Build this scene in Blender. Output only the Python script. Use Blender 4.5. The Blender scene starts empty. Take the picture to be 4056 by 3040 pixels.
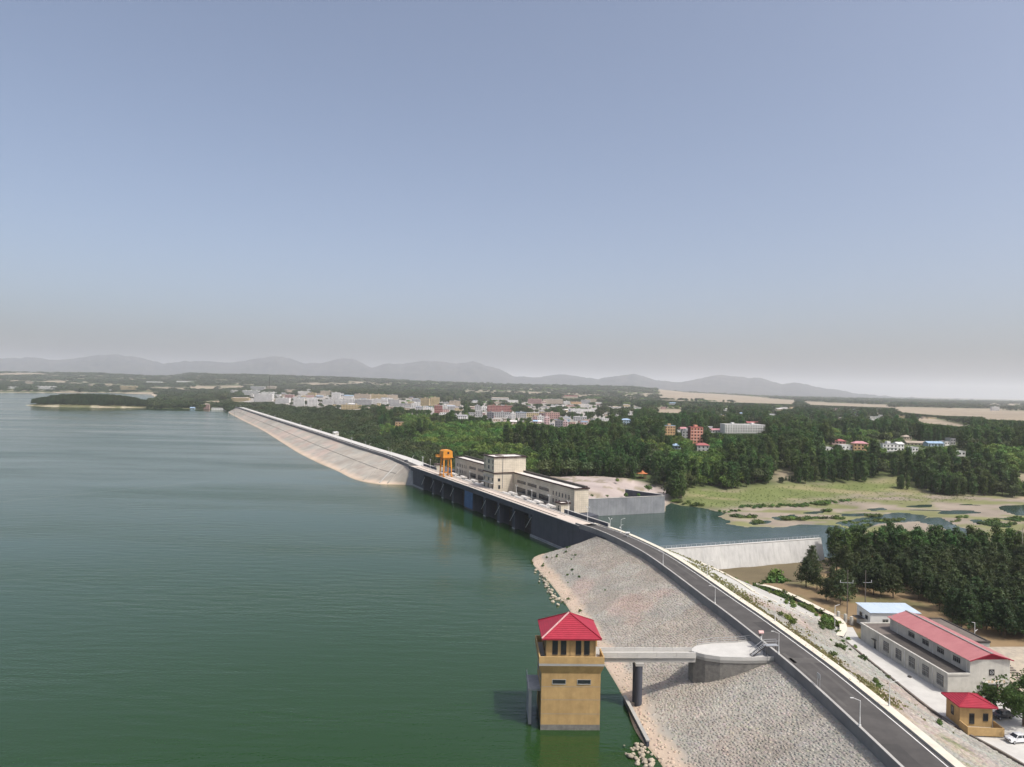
import bpy, math, random
import numpy as np
from mathutils import Vector, Matrix

random.seed(7)
rng = np.random.default_rng(7)
R = math.radians
SC = bpy.context.scene
COL = SC.collection

# ------------------------------------------------------------------ camera
# units: metres; reservoir surface is z = 0; the drone hovers 68 m above it
FPX, CAM_H, ROLL, PITCH = 2813.0, 68.0, R(1.2), R(0.3)
fw = np.array([0, math.cos(PITCH), math.sin(PITCH)])
r0 = np.array([1.0, 0, 0])
u0 = np.cross(r0, fw)
rt = math.cos(ROLL) * r0 + math.sin(ROLL) * u0
up = np.cross(rt, fw)
cam_d = bpy.data.cameras.new("camera")
cam = bpy.data.objects.new("camera", cam_d)
COL.objects.link(cam)
cam_d.sensor_width = 36.0
cam_d.lens = 36.0 * FPX / 4056.0
cam_d.clip_start, cam_d.clip_end = 1.0, 90000.0
cam.matrix_world = Matrix(((rt[0], up[0], -fw[0], 0), (rt[1], up[1], -fw[1], 0), (rt[2], up[2], -fw[2], CAM_H), (0, 0, 0, 1)))
SC.camera = cam

# ------------------------------------------------------------------ sky, sun, exposure
HAZE_D = 0.64e-4
SUN = Vector((9.7, -7.0, 19.0)).normalized()
W = bpy.data.worlds.new("World")
SC.world = W
W.use_nodes = True
wn = W.node_tree.nodes
sky = wn.new("ShaderNodeTexSky")
sky.sky_type = 'NISHITA'
sky.sun_disc = False
sky.sun_elevation = math.asin(SUN.z)
sky.sun_rotation = math.atan2(SUN.x, SUN.y)
sky.altitude = 100.0
sky.air_density = 0.72
sky.dust_density = 4.8
sky.ozone_density = 0.8
wn["Background"].inputs[1].default_value = 0.15
wb = wn.new("ShaderNodeHueSaturation")           # the drone camera's softer colour
wb.inputs["Saturation"].default_value = 0.86
W.node_tree.links.new(sky.outputs[0], wb.inputs["Color"])
W.node_tree.links.new(wb.outputs[0], wn["Background"].inputs[0])
sl = bpy.data.lights.new("sun", 'SUN')
sl.energy = 2.6
sl.angle = R(0.6)
sl.color = (1.0, 0.955, 0.88)
sun = bpy.data.objects.new("sun", sl)
COL.objects.link(sun)
sun.rotation_euler = SUN.to_track_quat('Z', 'Y').to_euler()
sun.location = (0, 0, 300)
vs = SC.view_settings
vs.view_transform = 'Standard'
vs.look = 'None'
vs.exposure = 0.37
vs.gamma = 1.0
vs.use_curve_mapping = False
SC.cycles.use_denoising = True
SC.cycles.max_bounces = 6
SC.cycles.diffuse_bounces = 2
SC.cycles.glossy_bounces = 3
SC.cycles.transmission_bounces = 3
SC.cycles.transparent_max_bounces = 6
SC.cycles.volume_bounces = 1
SC.cycles.sample_clamp_indirect = 6.0
SC.cycles.caustics_reflective = False
SC.cycles.caustics_refractive = False

# ------------------------------------------------------------------ survey helpers
def P(x, y, z):
    """where the sight line through photo pixel (x, y) meets the level z"""
    d = FPX * fw + (x - 2028) * rt - (y - 1520) * up
    t = (z - CAM_H) / d[2]
    return np.array([d[0] * t, d[1] * t, z])
def HZ(x, y, Y):
    """height of the sight line at distance Y"""
    d = FPX * fw + (x - 2028) * rt - (y - 1520) * up
    return CAM_H + d[2] * Y / d[1]

# ------------------------------------------------------------------ materials
def _nodes(name):
    m = bpy.data.materials.new(name)
    m.use_nodes = True
    return m, m.node_tree.nodes, m.node_tree.links, m.node_tree.nodes["Principled BSDF"]
def lnk(L, a, b): L.new(a, b)
def noise(N, L, vec, scale, detail=4, rough=0.6):
    n = N.new("ShaderNodeTexNoise")
    n.inputs["Scale"].default_value = scale
    n.inputs["Detail"].default_value = detail
    n.inputs["Roughness"].default_value = rough
    if vec is not None: L.new(vec, n.inputs["Vector"])
    return n
def ramp(N, L, src, p0, p1, c0=(0, 0, 0, 1), c1=(1, 1, 1, 1)):
    r = N.new("ShaderNodeValToRGB")
    r.color_ramp.elements[0].position = p0
    r.color_ramp.elements[1].position = p1
    r.color_ramp.elements[0].color = c0
    r.color_ramp.elements[1].color = c1
    L.new(src, r.inputs[0])
    return r
def mix(N, L, fac, a, b, blend='MIX'):
    n = N.new("ShaderNodeMix")
    n.data_type = 'RGBA'
    n.blend_type = blend
    for s, v in ((0, fac), (6, a), (7, b)):
        if isinstance(v, (int, float)): n.inputs[s].default_value = v
        elif isinstance(v, (tuple, list)): n.inputs[s].default_value = (*v[:3], 1)
        else: L.new(v, n.inputs[s])
    return n.outputs[2]
def mat(name, col, col2=None, scale=0.5, rough=0.85, bump=0.0, bscale=None, spec=0.3, objrand=0.0, metal=0.0, streak=0.0, lo=.35, hi=.7, vcol=False):
    m, N, L, B = _nodes(name)
    g = N.new("ShaderNodeNewGeometry")
    pos = g.outputs["Position"]
    col2 = col2 or tuple(c * 0.78 for c in col)
    n = noise(N, L, pos, scale, 6, .65)
    f = ramp(N, L, n.outputs["Fac"], lo, hi)
    c = mix(N, L, f.outputs[0], col, col2)
    if vcol:
        a = N.new("ShaderNodeVertexColor")
        a.layer_name = "Col"
        c = mix(N, L, 1.0, a.outputs[0], mix(N, L, f.outputs[0], (1.12, 1.12, 1.12), (.82, .82, .82)), 'MULTIPLY')
    if streak:
        mp = N.new("ShaderNodeMapping")
        mp.inputs["Scale"].default_value = (0.9, 0.9, 0.07)
        L.new(pos, mp.inputs[0])
        s = noise(N, L, mp.outputs[0], 0.8, 5, .6)
        sr = ramp(N, L, s.outputs["Fac"], .42, .75)
        c = mix(N, L, mix_f(N, L, sr.outputs[0], streak), c, tuple(x * .35 for x in col))
    if objrand:
        oi = N.new("ShaderNodeObjectInfo")
        mr = N.new("ShaderNodeMapRange")
        mr.inputs[3].default_value = 1 - objrand
        mr.inputs[4].default_value = 1 + objrand
        L.new(oi.outputs["Random"], mr.inputs[0])
        h = N.new("ShaderNodeHueSaturation")
        L.new(c, h.inputs["Color"])
        L.new(mr.outputs[0], h.inputs["Value"])
        c = h.outputs[0]
    L.new(c, B.inputs["Base Color"])
    B.inputs["Roughness"].default_value = rough
    B.inputs["Specular IOR Level"].default_value = spec
    B.inputs["Metallic"].default_value = metal
    if bump:
        b = N.new("ShaderNodeBump")
        b.inputs["Strength"].default_value = bump
        b.inputs["Distance"].default_value = 0.1
        n2 = noise(N, L, pos, bscale or scale * 6, 5, .7)
        L.new(n2.outputs["Fac"], b.inputs["Height"])
        L.new(b.outputs[0], B.inputs["Normal"])
    return m
def mix_f(N, L, v, k):
    m = N.new("ShaderNodeMath")
    m.operation = 'MULTIPLY'
    L.new(v, m.inputs[0])
    m.inputs[1].default_value = k
    return m.outputs[0]

def leaf_mat(name, c1, c2, hue=.045, val=.38):
    m, N, L, B = _nodes(name)
    oi = N.new("ShaderNodeObjectInfo")
    g = N.new("ShaderNodeNewGeometry")
    n = noise(N, L, g.outputs["Position"], .9, 3)
    c = mix(N, L, ramp(N, L, n.outputs["Fac"], .35, .7).outputs[0], c1, c2)
    n2 = noise(N, L, g.outputs["Position"], .018, 2)
    h = N.new("ShaderNodeHueSaturation")
    f1, f2 = N.new("ShaderNodeMath"), N.new("ShaderNodeMath")
    f1.operation, f2.operation = 'MULTIPLY', 'FRACT'
    f1.inputs[1].default_value = 7.31
    L.new(oi.outputs["Random"], f1.inputs[0])
    L.new(f1.outputs[0], f2.inputs[0])
    hn = N.new("ShaderNodeMath")
    hn.operation = 'MULTIPLY_ADD'
    L.new(f2.outputs[0], hn.inputs[0])
    hn.inputs[1].default_value = .25
    L.new(n2.outputs["Fac"], hn.inputs[2])
    for sock, lo, hi, src in (("Value", 1 - val, 1 + val, oi.outputs["Random"]), ("Hue", .5 + hue, .5 - hue, hn.outputs[0])):
        mr = N.new("ShaderNodeMapRange")
        mr.inputs[3].default_value = lo
        mr.inputs[4].default_value = hi
        if sock == "Hue":
            mr.inputs[1].default_value, mr.inputs[2].default_value = .38, .88
        L.new(src, mr.inputs[0])
        L.new(mr.outputs[0], h.inputs[sock])
    L.new(c, h.inputs["Color"])
    L.new(h.outputs[0], B.inputs["Base Color"])
    B.inputs["Roughness"].default_value = .65
    B.inputs["Specular IOR Level"].default_value = .25
    t = N.new("ShaderNodeBsdfTranslucent")
    hb = mix(N, L, .5, h.outputs[0], (.22, .3, .05))
    L.new(hb, t.inputs[0])
    ms = N.new("ShaderNodeMixShader")
    ms.inputs[0].default_value = .14
    L.new(B.outputs[0], ms.inputs[1])
    L.new(t.outputs[0], ms.inputs[2])
    L.new(ms.outputs[0], N["Material Output"].inputs[0])
    return m

def water_mat(name, deep, deep2, ripple):
    m, N, L, B = _nodes(name)
    g = N.new("ShaderNodeNewGeometry")
    n = noise(N, L, g.outputs["Position"], .006, 3)
    L.new(mix(N, L, ramp(N, L, n.outputs["Fac"], .3, .7).outputs[0], deep, deep2), B.inputs["Base Color"])
    B.inputs["IOR"].default_value = 1.33
    B.inputs["Specular IOR Level"].default_value = .5
    mp = N.new("ShaderNodeMapping")
    mp.inputs["Rotation"].default_value = (0, 0, R(-7))
    mp.inputs["Scale"].default_value = (.16, .62, 1)
    L.new(g.outputs["Position"], mp.inputs[0])
    w1 = noise(N, L, mp.outputs[0], .55, 3, .55)
    w2 = noise(N, L, g.outputs["Position"], 1.4, 2, .5)
    # patches of calmer and rougher water (wind lanes)
    mp2 = N.new("ShaderNodeMapping")
    mp2.inputs["Scale"].default_value = (.0035, .016, 1)
    L.new(g.outputs["Position"], mp2.inputs[0])
    w3 = noise(N, L, mp2.outputs[0], 1.0, 4, .6)
    lane = N.new("ShaderNodeMapRange")
    lane.inputs[1].default_value, lane.inputs[2].default_value = .35, .65
    lane.inputs[3].default_value, lane.inputs[4].default_value = .15, 1.0
    L.new(w3.outputs["Fac"], lane.inputs[0])
    ad = N.new("ShaderNodeMath")
    ad.operation = 'MULTIPLY_ADD'
    L.new(w2.outputs["Fac"], ad.inputs[0])
    ad.inputs[1].default_value = .35
    L.new(w1.outputs["Fac"], ad.inputs[2])
    b = N.new("ShaderNodeBump")
    b.inputs["Distance"].default_value = ripple
    L.new(lane.outputs[0], b.inputs["Strength"])
    L.new(ad.outputs[0], b.inputs["Height"])
    L.new(b.outputs[0], B.inputs["Normal"])
    rr = N.new("ShaderNodeMapRange")
    rr.inputs[1].default_value, rr.inputs[2].default_value = .35, .65
    rr.inputs[3].default_value, rr.inputs[4].default_value = .05, .2
    L.new(w3.outputs["Fac"], rr.inputs[0])
    L.new(rr.outputs[0], B.inputs["Roughness"])
    return m

def clad_mat(name, col, bw, bh):
    """wall cladding in large plates: fine grooves only"""
    m, N, L, B = _nodes(name)
    tc = N.new("ShaderNodeTexCoord")
    sx = N.new("ShaderNodeSeparateXYZ")
    L.new(tc.outputs["Object"], sx.inputs[0])
    ad = N.new("ShaderNodeMath")
    L.new(sx.outputs[0], ad.inputs[0])
    L.new(sx.outputs[1], ad.inputs[1])
    cx = N.new("ShaderNodeCombineXYZ")
    L.new(ad.outputs[0], cx.inputs[0])
    L.new(sx.outputs[2], cx.inputs[1])
    br = N.new("ShaderNodeTexBrick")
    br.offset = 0
    br.inputs["Scale"].default_value = 1
    br.inputs["Brick Width"].default_value = bw
    br.inputs["Row Height"].default_value = bh
    br.inputs["Mortar Size"].default_value = .035
    br.inputs["Color1"].default_value = (*col, 1)
    br.inputs["Color2"].default_value = (*[c * .93 for c in col], 1)
    br.inputs["Mortar"].default_value = (*[c * .55 for c in col], 1)
    L.new(cx.outputs[0], br.inputs[0])
    n = noise(N, L, tc.outputs["Object"], .25, 5)
    c = mix(N, L, 1.0, br.outputs[0], mix(N, L, ramp(N, L, n.outputs["Fac"], .35, .7).outputs[0], (1.05, 1.05, 1.05), (.82, .82, .8)), 'MULTIPLY')
    L.new(c, B.inputs["Base Color"])
    B.inputs["Roughness"].default_value = .7
    return m

MT = {}
MT['water'] = water_mat('reservoir_water', (.013, .042, .008), (.018, .046, .014), .28)
MT['pond'] = water_mat('tailwater', (.02, .05, .036), (.03, .05, .042), .24)
MT['ground'] = mat('ground', (.2, .2, .1), scale=.05, bump=.4, bscale=.6, vcol=True, rough=.95)
MT['mount'] = mat('mountain_scrub', (.022, .03, .03), (.055, .055, .05), scale=.004, rough=.95, lo=.45, hi=.62)
MT['slope'] = mat('stone_pitching', (.4, .35, .29), (.3, .285, .25), scale=.045, bump=.9, bscale=1.4, rough=.92, vcol=True)
MT['stone'] = mat('pitching_stone', (.3, .28, .25), scale=1.2, bump=.5, bscale=5., rough=.9, vcol=True)
MT['boulder'] = mat('boulder', (.42, .36, .28), (.27, .245, .2), scale=.7, bump=.6, bscale=3., rough=.92, objrand=.2)
MT['conc'] = mat('concrete', (.40, .39, .365), (.29, .285, .27), scale=.16, bump=.15, bscale=2., rough=.9)
MT['conc_white'] = mat('pale_concrete', (.52, .51, .48), (.43, .42, .395), scale=.3, bump=.1, bscale=3., rough=.9)
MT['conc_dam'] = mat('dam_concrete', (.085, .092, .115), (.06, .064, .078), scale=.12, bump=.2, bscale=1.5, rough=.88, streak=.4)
MT['conc_wall'] = mat('stained_concrete', (.30, .31, .325), (.20, .21, .225), scale=.15, rough=.9, streak=.35)
MT['conc_face'] = mat('spillway_concrete', (.56, .555, .53), (.46, .455, .44), scale=.1, rough=.9, streak=.4)
MT['conc_par'] = mat('parapet_concrete', (.24, .235, .235), (.17, .168, .17), scale=.2, rough=.9)
MT['stone_edge'] = mat('edging_stone', (.35, .325, .285), (.27, .255, .225), scale=.5, rough=.9)
MT['dark_stone'] = mat('dark_masonry', (.22, .21, .19), (.13, .125, .115), scale=1.1, bump=.6, bscale=3., rough=.9)
MT['deck'] = mat('deck_concrete', (.56, .48, .41), (.47, .41, .36), scale=.2, rough=.9)
MT['asphalt'] = mat('asphalt', (.085, .08, .076), (.055, .052, .05), scale=.22, rough=.92, bump=.15, bscale=6.)
MT['asphalt_patch'] = mat('asphalt_repair', (.06, .057, .055), (.045, .043, .042), scale=.4, rough=.9)
MT['asphalt_worn'] = mat('worn_asphalt', (.105, .099, .093), (.075, .071, .067), scale=.35, rough=.92)
MT['kerb'] = mat('cream_kerb', (.66, .61, .50), (.55, .5, .42), scale=.4, rough=.85)
MT['white'] = mat('white_paint', (.72, .72, .70), (.6, .6, .58), scale=.4, rough=.6)
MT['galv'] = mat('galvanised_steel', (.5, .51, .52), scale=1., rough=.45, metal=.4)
MT['dark'] = mat('dark_steel', (.06, .055, .05), scale=1., rough=.6)
MT['orange'] = mat('orange_crane_paint', (.70, .30, .035), (.58, .22, .03), scale=.5, rough=.5)
MT['red_roof'] = mat('red_glazed_tile', (.34, .022, .045), (.26, .016, .034), scale=.7, rough=.55, spec=.35)
MT['red_ridge'] = mat('pale_ridge_cap', (.62, .4, .38), scale=1., rough=.6)
MT['pink_roof'] = mat('faded_red_metal_roof', (.46, .19, .19), (.39, .145, .15), scale=.25, rough=.5)
MT['crimson'] = mat('crimson_trim', (.3, .01, .035), scale=1., rough=.6)
MT['blue_roof'] = mat('pale_blue_metal_roof', (.47, .55, .64), (.4, .49, .58), scale=.3, rough=.45)
MT['yellow'] = mat('ochre_tile_wall', (.50, .335, .15), (.38, .25, .11), scale=.5, rough=.75, streak=.3)
MT['hall'] = mat('whitewashed_wall', (.55, .535, .485), (.44, .425, .38), scale=.5, rough=.88, streak=.3)
MT['clad'] = clad_mat('cream_cladding', (.66, .585, .47), 1.15, .95)
MT['cornice'] = mat('dark_brown_cornice', (.045, .022, .018), scale=1., rough=.5)
MT['roofwhite'] = mat('white_roof_membrane', (.66, .63, .58), (.5, .48, .45), scale=.3, rough=.8)
MT['roofdark'] = mat('bitumen_roof', (.05, .045, .042), (.085, .075, .065), scale=.5, rough=.9)
MT['roofbrown'] = mat('dusty_flat_roof', (.17, .145, .125), (.11, .095, .085), scale=.4, rough=.95)
MT['glass'] = mat('dark_window_glass', (.025, .03, .034), scale=2., rough=.12, spec=.6)
MT['frame'] = mat('window_frame', (.3, .29, .27), scale=2., rough=.6)
MT['blue_gate'] = mat('blue_gate_paint', (.055, .14, .30), (.04, .09, .2), scale=.5, rough=.6, streak=.4)
MT['trunk'] = mat('bark', (.13, .1, .07), (.08, .06, .045), scale=2., rough=.95)
MT['deadwood'] = mat('bare_bleached_trunk', (.5, .45, .38), scale=2., rough=.9)
MT['poplar'] = leaf_mat('poplar_leaves', (.034, .074, .016), (.062, .115, .025))
MT['broad'] = leaf_mat('broad_leaves', (.034, .053, .018), (.056, .078, .025))
MT['lime'] = leaf_mat('fresh_green_leaves', (.075, .14, .024), (.115, .185, .035))
MT['pine'] = leaf_mat('pine_needles', (.027, .047, .016), (.05, .072, .024))
MT['reed'] = leaf_mat('reed_leaves', (.05, .095, .025), (.08, .12, .03))
MT['dry'] = leaf_mat('dry_grass', (.22, .19, .09), (.12, .15, .05))
MT['tyre'] = mat('tyre_rubber', (.02, .02, .02), scale=3., rough=.8)
MT['car_white'] = mat('white_car_paint', (.75, .76, .77), (.72, .73, .74), scale=1., rough=.25, spec=.6)
MT['car_dark'] = mat('charcoal_car_paint', (.05, .05, .055), (.045, .045, .05), scale=1., rough=.22, spec=.6)
MT['gold'] = mat('gold_lettering', (.55, .33, .12), scale=3., rough=.4)
MT['skin'] = mat('skin', (.5, .32, .24), scale=3., rough=.6)
MT['cap'] = mat('faded_pink_cap', (.55, .32, .3), scale=5., rough=.9)
MT['shirt'] = mat('grey_shirt', (.42, .41, .44), scale=5., rough=.9)
MT['trouser'] = mat('black_trousers', (.03, .03, .035), scale=5., rough=.9)
MT['orange_tile'] = mat('orange_pavilion_tile', (.5, .17, .06), scale=1., rough=.6)

# ------------------------------------------------------------------ mesh helpers
class G:
    """collects polygons, then links them as ONE mesh object"""
    def __init__(s): s.v, s.f, s.m = [], [], []
    def poly(s, pts, mi=0):
        b = len(s.v)
        s.v += [tuple(map(float, p)) for p in pts]
        s.f.append(tuple(range(b, b + len(pts))))
        s.m.append(mi)
    def box(s, x0, x1, y0, y1, z0, z1, mi=0):
        b = len(s.v)
        s.v += [(x, y, z) for z in (z0, z1) for x, y in ((x0, y0), (x1, y0), (x1, y1), (x0, y1))]
        s.f += [tuple(b + i for i in q) for q in ((3, 2, 1, 0), (4, 5, 6, 7), (0, 1, 5, 4), (1, 2, 6, 5), (2, 3, 7, 6), (3, 0, 4, 7))]
        s.m += [mi] * 6
        return s
    def prism(s, poly, z0, z1, mi=0, z1b=None):
        n = len(poly)
        b = len(s.v)
        s.v += [(p[0], p[1], z0) for p in poly] + [(p[0], p[1], z1) for p in poly]
        s.f.append(tuple(b + n - 1 - i for i in range(n)))
        s.f.append(tuple(b + n + i for i in range(n)))
        for i in range(n):
            j = (i + 1) % n
            s.f.append((b + i, b + j, b + n + j, b + n + i))
        s.m += [mi] * (n + 2)
        return s
    def bar(s, a, c, w, h=None, mi=0):
        """square bar between two points"""
        a, c = Vector(a), Vector(c)
        h = h or w
        d = (c - a).normalized()
        sx = d.cross(Vector((0, 0, 1)))
        if sx.length < 1e-4: sx = Vector((1, 0, 0))
        sx.normalize()
        sy = sx.cross(d).normalized()
        b = len(s.v)
        for p in (a, c):
            for i, j in ((-1, -1), (1, -1), (1, 1), (-1, 1)):
                s.v.append(tuple(p + sx * (i * w / 2) + sy * (j * h / 2)))
        s.f += [tuple(b + i for i in q) for q in ((3, 2, 1, 0), (4, 5, 6, 7), (0, 1, 5, 4), (1, 2, 6, 5), (2, 3, 7, 6), (3, 0, 4, 7))]
        s.m += [mi] * 6
        return s
    def tube(s, a, c, ra, rc=None, n=8, mi=0, caps=True):
        a, c = Vector(a), Vector(c)
        rc = ra if rc is None else rc
        d = (c - a).normalized()
        sx = d.orthogonal().normalized()
        sy = d.cross(sx)
        b = len(s.v)
        for p, r in ((a, ra), (c, rc)):
            for i in range(n):
                t = 2 * math.pi * i / n
                s.v.append(tuple(p + sx * (r * math.cos(t)) + sy * (r * math.sin(t))))
        for i in range(n):
            j = (i + 1) % n
            s.f.append((b + i, b + j, b + n + j, b + n + i))
        s.m += [mi] * n
        if caps:
            s.f.append(tuple(b + n - 1 - i for i in range(n)))
            s.f.append(tuple(b + n + i for i in range(n)))
            s.m += [mi] * 2
        return s
    def build(s, name, mats, parent=None, smooth=False, loc=None):
        me = bpy.data.meshes.new(name)
        me.from_pydata(s.v, [], s.f)
        for m in (mats if isinstance(mats, (list, tuple)) else [mats]):
            me.materials.append(MT[m] if isinstance(m, str) else m)
        if any(s.m): me.polygons.foreach_set("material_index", s.m)
        if smooth: me.polygons.foreach_set("use_smooth", [True] * len(s.f))
        me.update()
        return link(name, me, parent, loc)
def link(name, me, parent=None, loc=None):
    o = bpy.data.objects.new(name, me)
    COL.objects.link(o)
    if parent is not None: o.parent = parent
    if loc is not None: o.location = loc
    return o
def tag(o, label, cat=None, group=None, kind=None):
    if label: o["label"] = label
    if cat: o["category"] = cat
    if group: o["group"] = group
    if kind: o["kind"] = kind
    return o
def thing(name, label, cat, loc=(0, 0, 0), rz=0.0, group=None):
    o = bpy.data.objects.new(name, None)
    COL.objects.link(o)
    o.location = loc
    o.rotation_euler = (0, 0, rz)
    o.empty_display_size = .5
    return tag(o, label, cat, group)
def dup(root, loc, rz=0.0, sc=(1, 1, 1), label=None, group=None):
    r = root.copy()
    COL.objects.link(r)
    r.location, r.rotation_euler, r.scale = loc, (0, 0, rz), sc
    if label: r["label"] = label
    if group: r["group"] = group
    for ch in root.children:
        c = ch.copy()
        COL.objects.link(c)
        c.parent = r
        for gch in ch.children:
            e = gch.copy()
            COL.objects.link(e)
            e.parent = c
    return r
def np_mesh(name, V, F, mats, parent=None, smooth=False, col=None):
    """big mesh from numpy arrays; F is (n,3) or (n,4)"""
    me = bpy.data.meshes.new(name)
    k = F.shape[1]
    me.vertices.add(len(V))
    me.vertices.foreach_set("co", np.ascontiguousarray(V, dtype=np.float32).ravel())
    me.loops.add(F.size)
    me.loops.foreach_set("vertex_index", np.ascontiguousarray(F, dtype=np.int32).ravel())
    me.polygons.add(len(F))
    me.polygons.foreach_set("loop_start", np.arange(0, F.size, k, dtype=np.int32))
    me.polygons.foreach_set("loop_total", np.full(len(F), k, dtype=np.int32))
    if smooth: me.polygons.foreach_set("use_smooth", np.ones(len(F), dtype=bool))
    for m in (mats if isinstance(mats, (list, tuple)) else [mats]): me.materials.append(MT[m])
    if col is not None:
        a = me.color_attributes.new("Col", 'FLOAT_COLOR', 'POINT')
        a.data.foreach_set("color", np.ascontiguousarray(np.c_[col, np.ones(len(col))], dtype=np.float32).ravel())
    me.update()
    me.validate()
    return link(name, me, parent) if name else me

# value noise on numpy arrays
_tab = rng.random((256, 256))
def vnoise(x, y):
    xi, yi = np.floor(x).astype(int), np.floor(y).astype(int)
    fx, fy = x - xi, y - yi
    fx, fy = fx * fx * (3 - 2 * fx), fy * fy * (3 - 2 * fy)
    a, b = _tab[xi & 255, yi & 255], _tab[(xi + 1) & 255, yi & 255]
    c, d = _tab[xi & 255, (yi + 1) & 255], _tab[(xi + 1) & 255, (yi + 1) & 255]
    return (a * (1 - fx) + b * fx) * (1 - fy) + (c * (1 - fx) + d * fx) * fy
def fbm(x, y, o=4):
    s, a, t = 0, .5, 0
    for i in range(o):
        s = s + a * vnoise(x * 2 ** i + 17.3 * i, y * 2 ** i + 5.1 * i)
        t += a
        a *= .55
    return s / t
def sstep(a, b, x):
    t = np.clip((x - a) / (b - a), 0, 1)
    return t * t * (3 - 2 * t)
def sdf(X, Y, poly):
    """signed distance to a polygon (negative inside)"""
    X, Y = np.asarray(X, float), np.asarray(Y, float)
    d = np.full(X.shape, 1e18)
    ins = np.zeros(X.shape, bool)
    n = len(poly)
    for i in range(n):
        x0, y0 = poly[i][:2]
        x1, y1 = poly[(i + 1) % n][:2]
        ex, ey = x1 - x0, y1 - y0
        t = np.clip(((X - x0) * ex + (Y - y0) * ey) / (ex * ex + ey * ey + 1e-9), 0, 1)
        d = np.minimum(d, (X - x0 - t * ex) ** 2 + (Y - y0 - t * ey) ** 2)
        c = ((y0 > Y) != (y1 > Y)) & (X < ex * (Y - y0) / (ey if abs(ey) > 1e-9 else 1e-9) + x0)
        ins ^= c
    d = np.sqrt(d)
    return np.where(ins, -d, d)
def polyP(pts, z): return [tuple(P(x, y, z)[:2]) for x, y in pts]
def resample(pts, step):
    pts = np.array(pts, float)
    # Catmull-Rom
    out = []
    for i in range(len(pts) - 1):
        p0, p1, p2, p3 = pts[max(i - 1, 0)], pts[i], pts[i + 1], pts[min(i + 2, len(pts) - 1)]
        n = max(2, int(np.linalg.norm(p2 - p1) / step))
        for k in range(n):
            t = k / n
            out.append(.5 * ((2 * p1) + (p2 - p0) * t + (2 * p0 - 5 * p1 + 4 * p2 - p3) * t * t + (3 * p1 - p0 - 3 * p2 + p3) * t ** 3))
    out.append(pts[-1])
    return np.array(out)
def normals2(p):
    t = np.gradient(p, axis=0)
    t /= np.linalg.norm(t, axis=1)[:, None]
    return np.c_[t[:, 1], -t[:, 0]]          # right-hand side = downstream
def sweep(pts, prof, g=None, mi=0):
    """ribbon along pts; prof = [(offset to the right, z), ...]"""
    g = g or G()
    nn = normals2(pts)
    b = len(g.v)
    k = len(prof)
    for p, n in zip(pts, nn):
        for o, z in prof: g.v.append((p[0] + n[0] * o, p[1] + n[1] * o, z))
    for i in range(len(pts) - 1):
        for j in range(k - 1):
            g.f.append((b + i * k + j, b + i * k + j + 1, b + (i + 1) * k + j + 1, b + (i + 1) * k + j))
            g.m.append(mi)
    return g

# ================================================================== layout of the dam
ZC = 12.3                                    # crest and deck level
TH = math.atan2(.436, .900)                  # turn of the concrete dam
O2 = np.array([27.2, 290.0])                 # right-hand end of the upstream face
DD, NN = np.array([-.436, .900]), np.array([.900, .436])
def S(o, s): return O2 + o * NN + s * DD     # o metres downstream, s metres along the dam
NEAR_U = [(59, -40), (59, 40), (58.7, 105), (57.9, 137), (56.6, 155), (54.6, 175), (52.6, 190), (49.4, 216), (45.9, 239), (40.8, 259), (34.4, 277), (27.2, 290)]
FAR_U = [tuple(S(0, 222)), (-95, 549), (-132, 620), (-205, 765), (-380, 1110), (-561, 1468), (-600, 1545)]
near_u = resample(NEAR_U, 3.0)
dam_u = np.array([S(0, s) for s in np.linspace(0, 222, 60)])
far_u = resample(FAR_U, 8.0)
crest = np.vstack([near_u[:-1], dam_u[:-1], far_u])

def base_z(X, Y):
    """the lie of the land, without pools, banks and hills"""
    X, Y = np.asarray(X, float), np.asarray(Y, float)
    px = 2028 + FPX * X / np.maximum(Y, 1)
    of = (X + 87.4 + .507 * (Y - 533)) * .892
    return -2.0 + 16 * sstep(430, 720, Y) * sstep(45, 230, of) + 24 * sstep(1700, 2700, Y) * sstep(2000, 1000, px) * sstep(-50, 150, of)
def PG(x, y):
    z = 5.0
    for _ in range(25):
        p = P(x, y, z)
        z = .5 * z + .5 * float(base_z(p[0], p[1]))
    return tuple(P(x, y, z)[:2])
def polyG(pts): return [PG(x, y) for x, y in pts]
LAKE = polyP([(-900, 1538), (0, 1556), (120, 1556), (310, 1558), (420, 1557), (600, 1563), (612, 1578), (575, 1590), (548, 1612), (548, 1621), (650, 1623), (740, 1622), (800, 1628), (868, 1634)], 0)
LAKE += [(-606, 1540)] + [tuple(p + n * 3) for p, n in list(zip(crest, normals2(crest)))[::-6]] + [(62, -40), (62, -900), (-6000, -900), (-9000, 2500)]
POOL = [(60, 292), (141, 322.5), (150, 322)] + polyP([(3400, 2105), (3300, 2080), (3150, 2075), (3050, 2088), (2960, 2085), (2890, 2075), (2860, 2034), (2800, 2016), (2700, 2004), (2640, 1985), (2636, 2030)], -6) + [(10, 398), tuple(S(28, 150)), tuple(S(28, -5))]
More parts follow.
